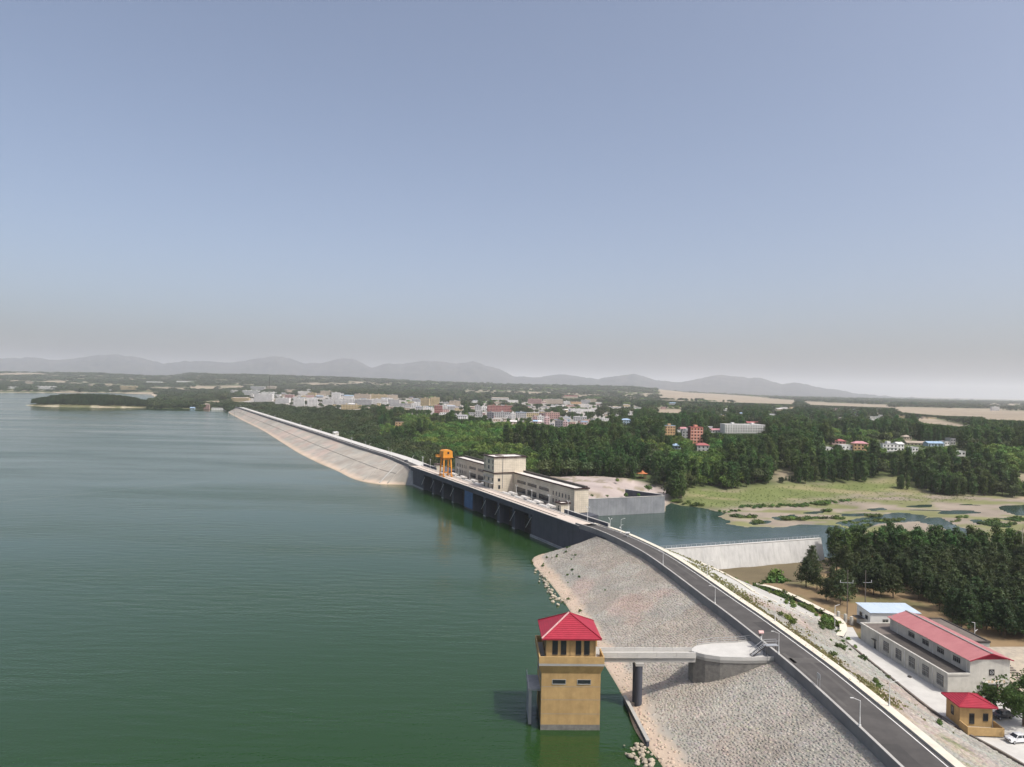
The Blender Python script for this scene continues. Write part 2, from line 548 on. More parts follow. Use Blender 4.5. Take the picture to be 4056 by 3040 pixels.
MARSHW = [polyP(p, -6) for p in (
    [(3640, 2055), (3720, 2050), (3790, 2085), (3880, 2115), (3870, 2135), (3800, 2125), (3720, 2085), (3650, 2070)],
    [(3960, 2005), (4080, 2000), (4200, 2005), (4200, 2050), (4020, 2040), (3960, 2015)],
    [(3300, 2072), (3440, 2050), (3560, 2030), (3680, 2045), (3640, 2065), (3480, 2075), (3420, 2100)],
    [(3830, 2055), (3900, 2065), (4010, 2085), (3990, 2092), (3880, 2078)],
    [(3050, 2052), (3140, 2040), (3170, 2050), (3090, 2062)],
    [(3330, 2040), (3420, 2034), (3500, 2036), (3420, 2043), (3350, 2046)],
    [(3180, 2030), (3260, 2026), (3270, 2032), (3200, 2037)],
    [(3560, 2008), (3660, 2000), (3720, 2006), (3640, 2012)],
    [(3700, 2030), (3800, 2022), (3900, 2030), (3820, 2037), (3740, 2038)],
    [(3420, 2018), (3490, 2012), (3530, 2018), (3460, 2024)],
    [(2960, 2070), (3040, 2062), (3060, 2070), (2990, 2080)])]
MARSH = polyP([(2840, 2035), (2900, 2008), (3200, 1988), (3500, 1960), (3900, 1966), (4300, 1995), (4300, 2190), (3900, 2190), (3500, 2150), (3290, 2120), (3000, 2140), (2900, 2090)], -6)
GREEN = polyG([(2690, 1978), (2720, 1930), (2900, 1928), (3100, 1905), (3560, 1872), (3680, 1910), (3880, 1920), (3880, 1950), (3700, 1962), (3500, 1960), (3200, 1987), (2900, 1995)])
PLOW = polyG([(3870, 1938), (4300, 1922), (4300, 1988), (4000, 1965), (3880, 1950)])
FIELDS_PX = (
    [(2600, 1567), (2900, 1575), (3150, 1588), (3150, 1604), (2900, 1597), (2620, 1588)],
    [(3180, 1592), (3520, 1606), (3540, 1618), (3200, 1606)],
    [(3540, 1614), (4200, 1634), (4200, 1662), (3750, 1650), (3640, 1642), (3560, 1634)],
    [(3620, 1655), (3700, 1660), (3850, 1688), (3800, 1693), (3640, 1678)],
    [(3870, 1643), (4200, 1657), (4200, 1676), (3900, 1664)],
    [(2590, 1620), (2710, 1623), (2700, 1641), (2600, 1637)],
    [(4020, 1878), (4300, 1870), (4300, 1908), (4035, 1908)],
    [(3900, 1600), (4200, 1606), (4200, 1612), (3900, 1606)],
    [(3060, 1868), (3120, 1862), (3150, 1885), (3070, 1895)])
FIELDS = [polyG(p) for p in FIELDS_PX]
APRON = [(8, 402), (94, 434), (104, 470), (112, 500), (60, 522), (0, 505), (-20, 470)]
YARD = [(66, -60), (300, -60), (330, 250), (270, 335), (160, 345), (100, 312), (75, 290), (60, 245)]
PIT = [(74, 270), (86, 262), (108, 266), (140, 296), (150, 325), (60, 291)]
TOWN = polyG([(900, 1600), (1000, 1560), (1500, 1575), (2500, 1600), (2560, 1650), (2350, 1720), (2100, 1710), (1900, 1680), (1500, 1650), (1250, 1640), (1050, 1625)])
ISL = P(330, 1612, 0)

HX = np.array([-900, -400, 0, 400, 800, 1200, 1700, 2100, 2500, 2750, 3100, 5000], float)
HT = np.array([115, 110, 104, 100, 92, 84, 82, 76, 66, 34, 6, 0], float)
def ground_z(X, Y):
    X, Y = np.asarray(X, float), np.asarray(Y, float)
    px = 2028 + FPX * X / np.maximum(Y, 1)
    h = base_z(X, Y) + 1.6 * (fbm(X / 90, Y / 90, 3) - .5)
    # low wooded hills at 4 to 8 km
    ht = np.interp(px, HX, HT)
    roll = .72 + .5 * fbm(X / 1300 + 3, Y / 900, 4)
    h = h + ht * roll * np.exp(-((Y - 6600) / 2000) ** 2) + np.where(Y > 2300, 9 * fbm(X / 400, Y / 400, 3) * sstep(2300, 4000, Y), 0) * sstep(3100, 2500, px)
    m = sstep(6, -6, sdf(X, Y, YARD))
    h = h * (1 - m) + (-2.05 + .0 * X) * m
    m = sstep(14, 0, sdf(X, Y, APRON))
    h = h * (1 - m) + (4.0 + .5 * fbm(X / 8, Y / 8, 2)) * m
    m = sstep(70, -5, sdf(X, Y, MARSH)) * sstep(0, 12, sdf(X, Y, APRON)) * sstep(2, 10, sdf(X, Y, YARD))
    h = h * (1 - m) + (-5.74 + 1.0 * (fbm(X / 34, Y / 9, 4) - .5)) * m
    m = sstep(4, -2, sdf(X, Y, PIT))
    h = h * (1 - m) + (-6.0 + .4 * fbm(X / 6, Y / 6, 2)) * m
    d = sdf(X, Y, POOL) + 16 * (fbm(X / 26, Y / 9 + 70, 4) - .42) * sstep(98, 125, X) * sstep(322, 330, Y - .0 * X)
    for w in MARSHW: d = np.minimum(d, sdf(X, Y, w) + 1.5 * (fbm(X / 9, Y / 9, 3) - .5))
    h = np.where(d < 0, np.maximum(-6.15 + .12 * d, -8.0), np.minimum(h, -5.95 + .10 * d + .004 * d * d) * sstep(70, 60, d) + h * sstep(60, 70, d))
    yard_keep = sdf(X, Y, YARD)
    h = np.where((yard_keep < 0) & (sdf(X, Y, PIT) > 0) & (d > 0), np.maximum(h, np.where(yard_keep < -2, -2.3, -6)), h)
    d = sdf(X, Y, LAKE)
    far = (Y > 1500) | (X < -500)
    h = np.where(d < 0, np.maximum(-.4 + .12 * d, -6.0), np.where(far, np.minimum(h, .25 + .045 * d), h))
    # wooded island joined by a spit
    e = ((X - ISL[0] + 6) / 152) ** 2 + ((Y - ISL[1] - 45) / 78) ** 2
    h = np.maximum(h, np.where(e < 1.3, -2 + 3.2 * sstep(1.2, .9, e) + 15 * sstep(1.0, .0, e), -99))
    e2 = sdf(X, Y, [(ISL[0] + 90, ISL[1] - 5), (ISL[0] + 330, ISL[1] + 5), (ISL[0] + 330, ISL[1] + 60), (ISL[0] + 100, ISL[1] + 60)])
    h = np.maximum(h, np.where(e2 < 12, 1.0 - .1 * np.maximum(e2, 0) * 2, -99))
    return h

def bare_mask(X, Y):
    """1 where the land is field, town lot or shore, 0 where woods may stand"""
    m = np.zeros(np.shape(X))
    for f in FIELDS: m = np.maximum(m, sstep(12, -12, sdf(X, Y, f)))
    m = np.maximum(m, sstep(5, -5, sdf(X, Y, GREEN)))
    m = np.maximum(m, sstep(5, -5, sdf(X, Y, PLOW)))
    m = np.maximum(m, sstep(5, -5, sdf(X, Y, MARSH)))
    m = np.maximum(m, sstep(4, -2, sdf(X, Y, APRON)))
    m = np.maximum(m, sstep(4, -2, sdf(X, Y, POOL)))
    m = np.maximum(m, sstep(25, 5, sdf(X, Y, LAKE)))
    # field strips far out
    px = 2028 + FPX * X / np.maximum(Y, 1)
    s = fbm(X / 520 + 9, Y / 170 + 4, 4)
    m = np.maximum(m, sstep(.57, .62, s) * sstep(1700, 2300, Y))
    m = np.maximum(m, sstep(.54, .60, s) * sstep(3000, 3600, Y) * sstep(2400, 2900, px))
    return m

# ------------------------------------------------------------------ ground sheet
na, nr = 520, 640
av = np.sinh(np.linspace(-1.6, 1.6, na)) / np.sinh(1.6) * 1.25
yv = np.geomspace(30, 34000, nr)
A, YY = np.meshgrid(av, yv)
XX = A * np.maximum(YY, 60)
Zg = ground_z(XX, YY)
pxg = 2028 + FPX * XX / np.maximum(YY, 1)
bm = bare_mask(XX, YY)
n1 = fbm(XX / 14, YY / 14, 4)[..., None]
n2 = fbm(XX / 160, YY / 60, 4)[..., None]
forest = np.array([.075, .095, .035]) * (.8 + .5 * n1)
field = np.array([.28, .23, .165]) * (.75 + .5 * n2)
colr = forest * (1 - bm[..., None]) + field * bm[..., None]
def paint(poly, c, w=6, wob=0.0):
    global colr
    s = sdf(XX, YY, poly) + (wob * (n1[..., 0] - .5) if wob else 0)
    m = sstep(w, -w, s)[..., None]
    colr = colr * (1 - m) + (np.array(c) * (.78 + .45 * n1)) * m
paint(TOWN, (.30, .28, .25), 40)
paint(GREEN, (.13, .155, .05), 6, 20)
gm = (sstep(.5, .62, fbm(XX / 45 + 7, YY / 12, 4)) * sstep(4, -10, sdf(XX, YY, GREEN)))[..., None]
colr = colr * (1 - .65 * gm) + np.array([.27, .225, .13]) * .65 * gm
paint(PLOW, (.38, .27, .18), 3)
paint(MARSH, (.255, .215, .17), 10, 22)
mm = sstep(4, -6, sdf(XX, YY, MARSH))
gr = (sstep(.44, .56, fbm(XX / 30, YY / 11 + 40, 4)) * mm)[..., None]
colr = colr * (1 - .8 * gr) + np.array([.15, .165, .05]) * .8 * gr
paint(APRON, (.37, .315, .29), 3, 3)
ga = (sstep(.56, .64, fbm(XX / 9, YY / 9, 4)) * sstep(2, -4, sdf(XX, YY, APRON)))[..., None]
colr = colr * (1 - .7 * ga) + np.array([.17, .15, .08]) * .7 * ga
paint(YARD, (.22, .155, .085), 4, 4)
gy = (sstep(.5, .64, fbm(XX / 12 + 20, YY / 12, 4)) * sstep(3, -4, sdf(XX, YY, YARD)))[..., None]
colr = colr * (1 - .6 * gy) + np.array([.095, .11, .04]) * .6 * gy
paint(PIT, (.13, .105, .06), 3, 4)
dl = sdf(XX, YY, LAKE)
sh = (sstep(26, 6, dl + 16 * (n1[..., 0] - .5)) * ((YY > 1480) | (XX < -560)))[..., None]
colr = colr * (1 - sh) + np.array([.46, .38, .29]) * (.8 + .4 * n1) * sh
ei = ((XX - ISL[0] + 6) / 152) ** 2 + ((YY - ISL[1] - 45) / 78) ** 2
em = ((ei < 1.35) & (Zg > -.5))[..., None]
colr = np.where(em, np.where((Zg < .7)[..., None], np.array([.42, .37, .27]), np.array([.11, .11, .05])) * (.8 + .4 * n1), colr)
shal = sstep(0, -.6, Zg + 6) * sstep(8, 0, sdf(XX, YY, POOL))
idx = np.arange(na * nr).reshape(nr, na)
Fq = np.stack([idx[:-1, :-1], idx[:-1, 1:], idx[1:, 1:], idx[1:, :-1]], -1).reshape(-1, 4)
gnd = np_mesh("ground", np.stack([XX, YY, Zg], -1).reshape(-1, 3), Fq, 'ground', smooth=True, col=np.clip(colr, .01, .8).reshape(-1, 3))
tag(gnd, "wide plain of fields, marsh and woodland floor below the dam", kind="structure")

# ------------------------------------------------------------------ mountains on the horizon
RX = np.array([-700, -300, -100, 0, 60, 130, 200, 240, 300, 350, 400, 450, 500, 540, 580, 610, 660, 690, 735, 760, 800, 830, 870, 920, 950, 985, 1020, 1050, 1085, 1110, 1160, 1220, 1290, 1340, 1370, 1420, 1470, 1520, 1560, 1600, 1640, 1690, 1720, 1780, 1850, 1950, 2300]) * 1.8336
RY = np.array([772, 765, 770, 775, 772, 778, 768, 765, 772, 785, 780, 779, 783, 778, 770, 771, 785, 784, 775, 774, 795, 786, 785, 780, 780, 787, 780, 790, 800, 812, 815, 808, 818, 812, 808, 822, 825, 815, 810, 815, 815, 830, 826, 838, 850, 858, 868]) * 1.8336
mx = np.linspace(-1500, 4100, 700)
hy = np.interp(mx, RX, RY) + 9.0 * (fbm(mx / 26, mx * 0 + 3, 5) - .5)
md = np.geomspace(9500, 19500, 70)
MX, MD = np.meshgrid(mx, md)
rid = np.array([HZ(a, b, 14500.0) for a, b in zip(mx, hy)])
rid = np.maximum(rid, 0)
wv = np.exp(-((MD - 14500) / 1900) ** 2)
fx, fy = MX / 60, MD / 380
rel = fbm(fx, fy, 5)
rg = 1 - np.abs(2 * fbm(fx * .8 + 9, fy * .8, 4) - 1)
hz = rid[None, :] * wv * np.where(np.abs(MD - 14500) < 160, 1, .62 + .55 * (rel * .5 + rg * .4))
fore = 150 * np.exp(-((MD - 11500) / 900) ** 2) * fbm(MX / 260, MD / 900, 4) * sstep(2700, 1200, MX)
hz = np.minimum(np.maximum(hz, fore), rid[None, :] * (MD / 14500) * 1.0 + 2) - 6
dirx = (MX - 2028) / FPX
idx = np.arange(mx.size * md.size).reshape(md.size, mx.size)
Fq = np.stack([idx[:-1, :-1], idx[:-1, 1:], idx[1:, 1:], idx[1:, :-1]], -1).reshape(-1, 4)
mo = np_mesh("mountains", np.stack([dirx * MD, MD, hz], -1).reshape(-1, 3), Fq, 'mount', smooth=True)
tag(mo, "long hazy mountain range along the horizon", kind="structure")

# ------------------------------------------------------------------ water
g = G()
lp = [(x, y) for x, y in LAKE]
# one sheet under the whole reservoir side, ending inside the dam body
cl = [tuple(p + n * 2.0) for p, n in zip(crest, normals2(crest))][::4] + [(-604, 1542)]
sheet = [(-9500, -900), (60.5, -900)] + cl + [(-640, 1900), (-500, 3600), (-1500, 4300), (-9500, 4300)]
g.poly([(x, y, 0) for x, y in sheet])
tag(g.build("reservoir_water", 'water'), "green rippled water of the reservoir", kind="structure")
g = G()
g.poly([(x, y, -6) for x, y in ((60, 291), (141, 322), (180, 300), (420, 330), (480, 560), (330, 640), (150, 560), (93, 440), (40, 412), (-30, 392), tuple(S(27, 140)), tuple(S(27, -8)))])
tag(g.build("tailwater_pond", 'pond'), "still tailwater pond and marsh pools below the dam", kind="structure")

# ------------------------------------------------------------------ embankments
def loft(top, toe, nu, nv, z0, z1, bow=0.0):
    """grid of points from a crest line down to a toe line"""
    def even(p, n):
        p = resample(p, 2.0)
        L = np.r_[0, np.cumsum(np.linalg.norm(np.diff(p, axis=0), axis=1))]
        return p, L
    top, toe = np.array(top, float), np.array(toe, float)
    t = np.linspace(0, len(top) - 1, nu)
    def at(p):
        i = np.clip(t.astype(int), 0, len(p) - 2)
        f = (t - i)[:, None]
        p0, p1, p2, p3 = p[np.maximum(i - 1, 0)], p[i], p[i + 1], p[np.minimum(i + 2, len(p) - 1)]
        return .5 * (2 * p1 + (p2 - p0) * f + (2 * p0 - 5 * p1 + 4 * p2 - p3) * f ** 2 + (3 * p1 - p0 - 3 * p2 + p3) * f ** 3)
    a, b = at(top), at(toe)
    if z1 > -1.5: b = a + (b - a) * (z0 - z1) / (z0 - .05)      # toe lines are surveyed at the waterline
    v = np.linspace(0, 1, nv)[None, :, None]
    xy = a[:, None] * (1 - v) + b[:, None] * v
    z = z0 + (z1 - z0) * v[..., 0] + bow * np.sin(np.pi * v[..., 0]) + 0 * xy[..., 0]
    return np.dstack([xy, z])
def grid_faces(nu, nv):
    i = np.arange(nu * nv).reshape(nu, nv)
    return np.stack([i[:-1, :-1], i[:-1, 1:], i[1:, 1:], i[1:, :-1]], -1).reshape(-1, 4)
def slope_col(g, mud=True):
    x, y, z = g[..., 0], g[..., 1], g[..., 2]
    k1 = fbm(x / 11 + 3, y / 16, 4)[..., None]
    k2 = fbm(x / 3.2, y / 3.2, 3)[..., None]
    pn = _tab[np.floor((x + .5 * y) / 8.5).astype(int) & 255, np.floor(y / 14 - x / 30).astype(int) & 255][..., None]
    k1 = np.clip(k1 + .55 * (pn - .5), 0, 1)
    c = (np.array([.365, .32, .27]) * (1 - k1) + np.array([.285, .28, .25]) * k1) * (.9 + .2 * pn)
    pk = sstep(.52, .66, fbm(x / 19 + 40, y / 26 + 8, 3))[..., None]
    c = c * (1 - .5 * pk) + np.array([.42, .31, .265]) * .5 * pk
    c = c * (.8 + .4 * k2)
    if mud:
        m = sstep(1.9, 1.0, z + .9 * (k2[..., 0] - .5))[..., None]
        c = c * (1 - m) + np.array([.50, .40, .31]) * m
        w = sstep(.18, .02, z)[..., None]
        c = c * (1 - .55 * w) + np.array([.2, .17, .1]) * .55 * w
    return c
near_top = [(59, -40), (58.8, 60), (58.7, 100), (58.2, 122), (57.6, 140), (56.4, 157), (54.2, 178), (51.2, 201), (48.2, 224), (44.6, 245), (40.8, 258), (37.8, 265.5), (35.6, 270.5), (33.8, 274.5)]
near_toe = [(35, -40), (34, 70), (32, 108), (28.6, 130), (26.2, 142), (26.0, 160), (22.6, 190), (20.0, 212), (16.8, 236), (13.0, 258), (10.0, 272), (9.6, 281), (12.5, 289), (20, 295)]
NG = loft(near_top, near_toe, 300, 40, ZC - 1.2, -1.0)
dam_near = thing("earth_dam", "near stone-faced earth embankment curving under the paved crest road", "dam", (45, 160, 0))
def child_mesh(name, V, F, m, parent, col=None, smooth=False):
    o = np_mesh(name, V - np.array(parent.location), F, m, parent, smooth, col)
    return o
child_mesh("upstream_face", NG.reshape(-1, 3), grid_faces(300, 40), 'slope', dam_near, slope_col(NG).reshape(-1, 3), True)
# steep end of the embankment, against the concrete
tail = [NG[-1, k] for k in range(40)]
g = G()
for k in range(39):
    p, q = tail[k], tail[k + 1]
    a, b = np.array([*S(-.1, -16 + 22 * k / 39), -1.6]), np.array([*S(-.1, -16 + 22 * (k + 1) / 39), -1.6])
    g.poly([np.array(x) - np.array(dam_near.location) for x in (p, a, b, q)])
o = g.build("end_cone", 'boulder', dam_near)
# downstream face
dn_top = [tuple(p + n * 10.6) for p, n in zip(np.array(NEAR_U), normals2(np.array(NEAR_U, float)))]
dn_top = [(69.6, -40), (69.5, 60), (69.3, 105), (68.4, 138), (66.9, 157), (64.9, 178), (63.0, 193), (59.8, 219), (56.2, 243), (51.0, 263), (46.5, 276)]
dn_toe = [(101, -40), (101, 60), (101, 122), (98, 139), (95, 155), (95.5, 176), (96, 193), (98, 207), (99, 222), (96, 238), (88, 254), (68, 282)]
DG = loft(dn_top, dn_toe, 260, 34, ZC - .12, -2.2)
def ds_col(g):
    c = slope_col(g, False) * np.array([.90, .95, .97])
    x, y, z = g[..., 0], g[..., 1], g[..., 2]
    pale = sstep(205, 222, y + .6 * (z - 5))[..., None]
    c = c * (1 - pale) + np.array([.43, .425, .395]) * (.9 + .2 * fbm(x / 4, y / 4, 3)[..., None]) * pale
    u = fbm(x / 6 + 60, y / 12, 4)
    weed = (sstep(.52, .63, u) * sstep(4, 9, z) * sstep(150, 120, y))[..., None]
    c = c * (1 - .8 * weed) + np.array([.13, .16, .05]) * .8 * weed
    dry = (sstep(.5, .62, fbm(x / 5, y / 9 + 30, 4)) * sstep(6.5, 10.5, z) * sstep(205, 180, y))[..., None]
    return c * (1 - .35 * dry) + np.array([.33, .27, .17]) * .35 * dry
child_mesh("downstream_face", DG.reshape(-1, 3), grid_faces(260, 34)[:, ::-1], 'slope', dam_near, ds_col(DG).reshape(-1, 3), True)

def stones(GD, u0, u1, v0, v1, cell, colf, hmin, hmax, seed):
    """individually cut stones laid on a lofted face: returns verts (n,12,3) and colours (n,3)"""
    rg_ = np.random.default_rng(seed)
    nu, nv = GD.shape[:2]
    Lu = np.r_[0, np.cumsum(np.linalg.norm(np.diff(GD[:, nv // 2], axis=0), axis=1))]
    Lv = np.linalg.norm(GD[nu // 2, 0] - GD[nu // 2, -1])
    cu = np.arange(Lu[int(u0 * (nu - 1))], Lu[int(u1 * (nu - 1))], cell)
    cv = np.arange(v0 * Lv, v1 * Lv, cell * .86)
    CU, CV = np.meshgrid(cu, cv, indexing='ij')
    CU = CU + (np.arange(cv.size)[None, :] % 2) * cell * .5 + rg_.normal(0, .2 * cell, CU.shape)
    CV = CV + rg_.normal(0, .2 * cell, CV.shape)
    c = np.stack([CU.ravel(), CV.ravel()], -1)
    n = len(c)
    ang = np.linspace(0, 2 * np.pi, 7)[:-1][None] + rg_.normal(0, .22, (n, 6)) + rg_.random((n, 1)) * .6
    rad = cell * .5 * rg_.uniform(.78, 1.2, (n, 6)) * rg_.uniform(.72, 1.22, (n, 1))
    off = np.stack([np.cos(ang) * rad, np.sin(ang) * rad * rg_.uniform(.7, 1.05, (n, 1))], -1)
    def surf(p):
        fu = np.interp(p[..., 0], Lu, np.arange(nu))
        fv = np.clip(p[..., 1] / Lv, 0, 1) * (nv - 1)
        iu, iv = np.clip(fu.astype(int), 0, nu - 2), np.clip(fv.astype(int), 0, nv - 2)
        a, b = (fu - iu)[..., None], (fv - iv)[..., None]
        return (GD[iu, iv] * (1 - a) + GD[iu + 1, iv] * a) * (1 - b) + (GD[iu, iv + 1] * (1 - a) + GD[iu + 1, iv + 1] * a) * b
    base = surf(c[:, None] + off * 1.04)
    topp = surf(c[:, None] + off * .80)
    e1, e2 = base[:, 2] - base[:, 0], base[:, 4] - base[:, 0]
    nr_ = np.cross(e1, e2)
    nr_ /= np.linalg.norm(nr_, axis=1)[:, None] + 1e-9
    nr_ *= np.sign(nr_[:, 2:3] + 1e-9)
    h = rg_.uniform(hmin, hmax, (n, 1, 1)) + (off @ rg_.normal(0, .12, (n, 2, 1)))
    topp = topp + nr_[:, None] * np.maximum(h, .02)
    base = base - nr_[:, None] * .04
    cen = surf(c)
    col = colf(cen[None])[0] * rg_.uniform(.82, 1.16, (n, 1)) * (1 + rg_.normal(0, .03, (n, 3)))
    return np.concatenate([base, topp], 1), np.clip(col, .03, .7), cen
SF = np.array([[i, (i + 1) % 6, 6 + (i + 1) % 6, 6 + i] for i in range(6)] + [[6, 7, 8, 9], [6, 9, 10, 11]])
def lay_stones(parent, V, col, cen, keep=300):
    d = np.abs(cen[:, 1] - 118) + np.where((cen[:, 1] < 108), 1e6, 0) + np.abs(cen[:, 0] - np.median(cen[:, 0])) * .1
    order = np.argsort(d)
    loc = np.array(parent.location)
    for i in order[:keep]:
        np_mesh("stone", V[i] - loc, SF, 'stone', parent, col=np.repeat(col[i:i + 1], 12, 0))
    r = order[keep:]
    W_ = (V[r] - loc).reshape(-1, 3)
    F_ = (SF[None] + 12 * np.arange(len(r))[:, None, None]).reshape(-1, 4)
    o = np_mesh("stones", W_, F_, 'stone', parent, col=np.repeat(col[r], 12, 0))
    tag(o, "thousands of pitched stones covering the slope", kind="stuff")
V_, c_, cen_ = stones(NG, .13, .995, .012, .91, .76, lambda g: slope_col(g, True), .03, .11, 1)
k = (cen_[:, 1] > 100) & ((cen_[:, 2] > 1.9) | (np.random.default_rng(9).random(len(cen_)) < .38))
lay_stones(dam_near, V_[k], c_[k], cen_[k])
V_, c_, cen_ = stones(DG, .17, .93, .03, .97, .9, ds_col, .03, .1, 2)
k = (cen_[:, 1] > 100) & (cen_[:, 1] + .6 * (cen_[:, 2] - 5) < 216)
lay_stones(dam_near, V_[k], c_[k], cen_[k])

# far embankment
far_top = [tuple(S(0, 217)), tuple(S(.2, 224)), (-83, 518), (-93, 543), (-118, 592), (-146, 648), (-190, 735), (-250, 853), (-345, 1040), (-452, 1251), (-561, 1466), (-596, 1540)]
far_toe = [tuple(S(-4.2, 216.6)), (-80, 484), (-92, 486.5), (-111, 507), (-136, 556), (-164, 607), (-206, 690), (-264, 815), (-357, 1015), (-466, 1235), (-580, 1470), (-622, 1560)]
FG = loft(far_top, far_toe, 240, 16, ZC - 1.0, -1.0)
dam_far = thing("earth_dam", "long straight stone-faced earth embankment running off towards the town", "dam", (-300, 900, 0))
def far_col(g):
    c = slope_col(g, True) * 1.06
    return c
child_mesh("upstream_face", FG.reshape(-1, 3), grid_faces(240, 16), 'slope', dam_far, far_col(FG).reshape(-1, 3), True)
fn = normals2(far_u)
dtop = far_u + fn * 16.5
g = sweep(far_u - np.array([-300, 900]), [(7.2, ZC - .2), (16.5, ZC - .5), (24, 8.4), (44, -1.6)])
tag(g.build("downstream_shoulder", 'conc_white', dam_far), "pale gravel shoulder beside the far crest road")
# drainage steps running down the far slope
for t in (30, 40, 58, 84):
    a, b = FG[t, 1], FG[t, 13]
    gg = G()
    loc = np.array(dam_far.location)
    gg.bar(a - loc + [0, 0, .1], b - loc + [0, 0, .1], .9, .35)
    gg.build("stair", 'stone_edge' if t != 40 else 'conc', dam_far)
# horizontal berm line
gg = G()
for i in range(30, 236, 2):
    loc = np.array(dam_far.location)
    gg.bar(FG[i, 6] - loc + [0, 0, .1], FG[i + 2, 6] - loc + [0, 0, .1], .45, .25)
gg.build("berm_edge", 'stone_edge', dam_far)
# drainage channels on the near slope
loc = np.array(dam_near.location)
gg = G()
for i in range(192, 250, 2): gg.bar(DG[i, 15] - loc + [0, 0, .2], DG[i + 2, 15] - loc + [0, 0, .2], 1.0, .45)
for k in range(15, 33, 2): gg.bar(DG[191, k] - loc + [0, 0, .12], DG[191, k + 1] - loc + [0, 0, .12], .5, .3)
gg.build("berm_edge", 'kerb', dam_near)

# ------------------------------------------------------------------ crest road
road_pts = np.vstack([near_u[:-4], [S(0, -6), S(0, -3)]]) if False else near_u
g = sweep(near_u, [(.2, ZC), (8.6, ZC)])
tag(g.build("road", 'asphalt'), "grey asphalt crest road curving towards the concrete dam", kind="structure")
g = sweep(far_u, [(.2, ZC), (6.8, ZC)])
tag(g.build("road", 'asphalt'), "straight crest road along the far embankment", kind="structure")
g = sweep(near_u, [(7.95, ZC + .004), (8.15, ZC + .004)])
tag(g.build("edge_line", 'white'), "cream line painted along the outer edge of the near road", kind="structure")
g = sweep(near_u, [(8.6, ZC - .35), (8.75, ZC - .35), (9.0, ZC - .35)])
g.build("gutter", 'dark')
tag(bpy.data.objects["gutter"], "dark drain gutter along the near road", kind="structure")
for k, (i0, i1, a, b, m_) in enumerate(((46, 49, 1.0, 4.2, 'asphalt_patch'), (53, 62, 2.1, 2.8, 'asphalt_worn'), (53, 62, 5.6, 6.3, 'asphalt_worn'), (66, 68, 4.6, 7.8, 'asphalt_patch'), (74, 75, .6, 7.9, 'asphalt_patch'), (80, 92, 2.2, 2.9, 'asphalt_worn'), (80, 92, 5.5, 6.2, 'asphalt_worn'), (60, 61, .6, 7.9, 'asphalt_worn'))):
    g = sweep(near_u[i0:i1 + 1], [(a, ZC + .004 + .001 * (k % 2)), (b, ZC + .004 + .001 * (k % 2))])
    tag(g.build("road_wear", m_), "worn strip or repair patch on the near crest road", kind="structure")
kt = thing("kerb", "pale cream kerb along the downstream edge of the near crest road", "kerb", (60, 150, ZC))
g = sweep(near_u - np.array([60, 150]), [(8.98, -.4), (9.0, .18), (9.9, .2), (10.62, .2), (10.66, -.5)])
g.build("kerb_stones", 'kerb', kt)
def parapet(pts, label, h, w=.35):
    c = pts[len(pts) // 2]
    t = thing("parapet", label, "parapet", (c[0], c[1], ZC))
    q = pts - c
    i0, k = 0, max(2, int(12 / np.linalg.norm(pts[1] - pts[0])))
    while i0 < len(q) - 1:
        s = q[i0:i0 + k + 1]
        g = sweep(s, [(-w / 2, -2.2), (-w / 2, h), (w / 2, h), (w / 2, -.1)])
        g.build("wall_panel", 'conc_par', t)
        g = sweep(s, [(-w * .72, h), (-w * .72, h + .12), (w * .72, h + .12), (w * .72, h), (-w * .72, h)])
        g.build("coping", 'conc', t)
        i0 += k
    return t
parapet(near_u, "grey concrete parapet along the water side of the near crest road", .92)
parapet(resample(FAR_U, 8.0), "dark low parapet along the water side of the far crest road", 1.0, .5)

# ================================================================== concrete dam (local x = downstream, y = along, from the near end)
DLOC = (O2[0], O2[1], 0)
dam = thing("concrete_dam", "dark concrete dam section with open bays and a pale deck", "dam", DLOC, TH)
# deck and upstream girder
G().box(.05, 8.2, -3, 222, ZC - .9, ZC).build("deck", 'deck', dam)
g = G().box(-.45, .0, -3, 222, ZC - 2.3, ZC + .25)
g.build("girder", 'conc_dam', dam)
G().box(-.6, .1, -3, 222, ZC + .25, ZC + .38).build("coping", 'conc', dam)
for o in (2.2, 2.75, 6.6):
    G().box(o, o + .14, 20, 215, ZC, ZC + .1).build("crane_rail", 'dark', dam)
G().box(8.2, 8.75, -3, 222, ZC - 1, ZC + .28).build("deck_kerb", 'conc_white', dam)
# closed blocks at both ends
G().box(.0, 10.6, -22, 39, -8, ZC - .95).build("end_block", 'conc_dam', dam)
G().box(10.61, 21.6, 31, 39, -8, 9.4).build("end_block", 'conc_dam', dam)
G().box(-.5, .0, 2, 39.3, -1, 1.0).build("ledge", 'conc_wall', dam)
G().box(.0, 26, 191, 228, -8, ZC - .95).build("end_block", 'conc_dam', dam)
G().box(-.5, .0, 191, 212, -1, 1.0).build("ledge", 'conc_wall', dam)
g = G()
g.poly([(0, 212, -3), (-5.5, 217.5, -3), (-.5, 217.5, ZC - .5), (0, 214, ZC - .5)])
g.build("wing_wall", 'conc_wall', dam)
# back wall of the bays
G().box(7.6, 8.2, 39.1, 190.9, -8, ZC - .95).build("breast_wall", 'conc_dam', dam)
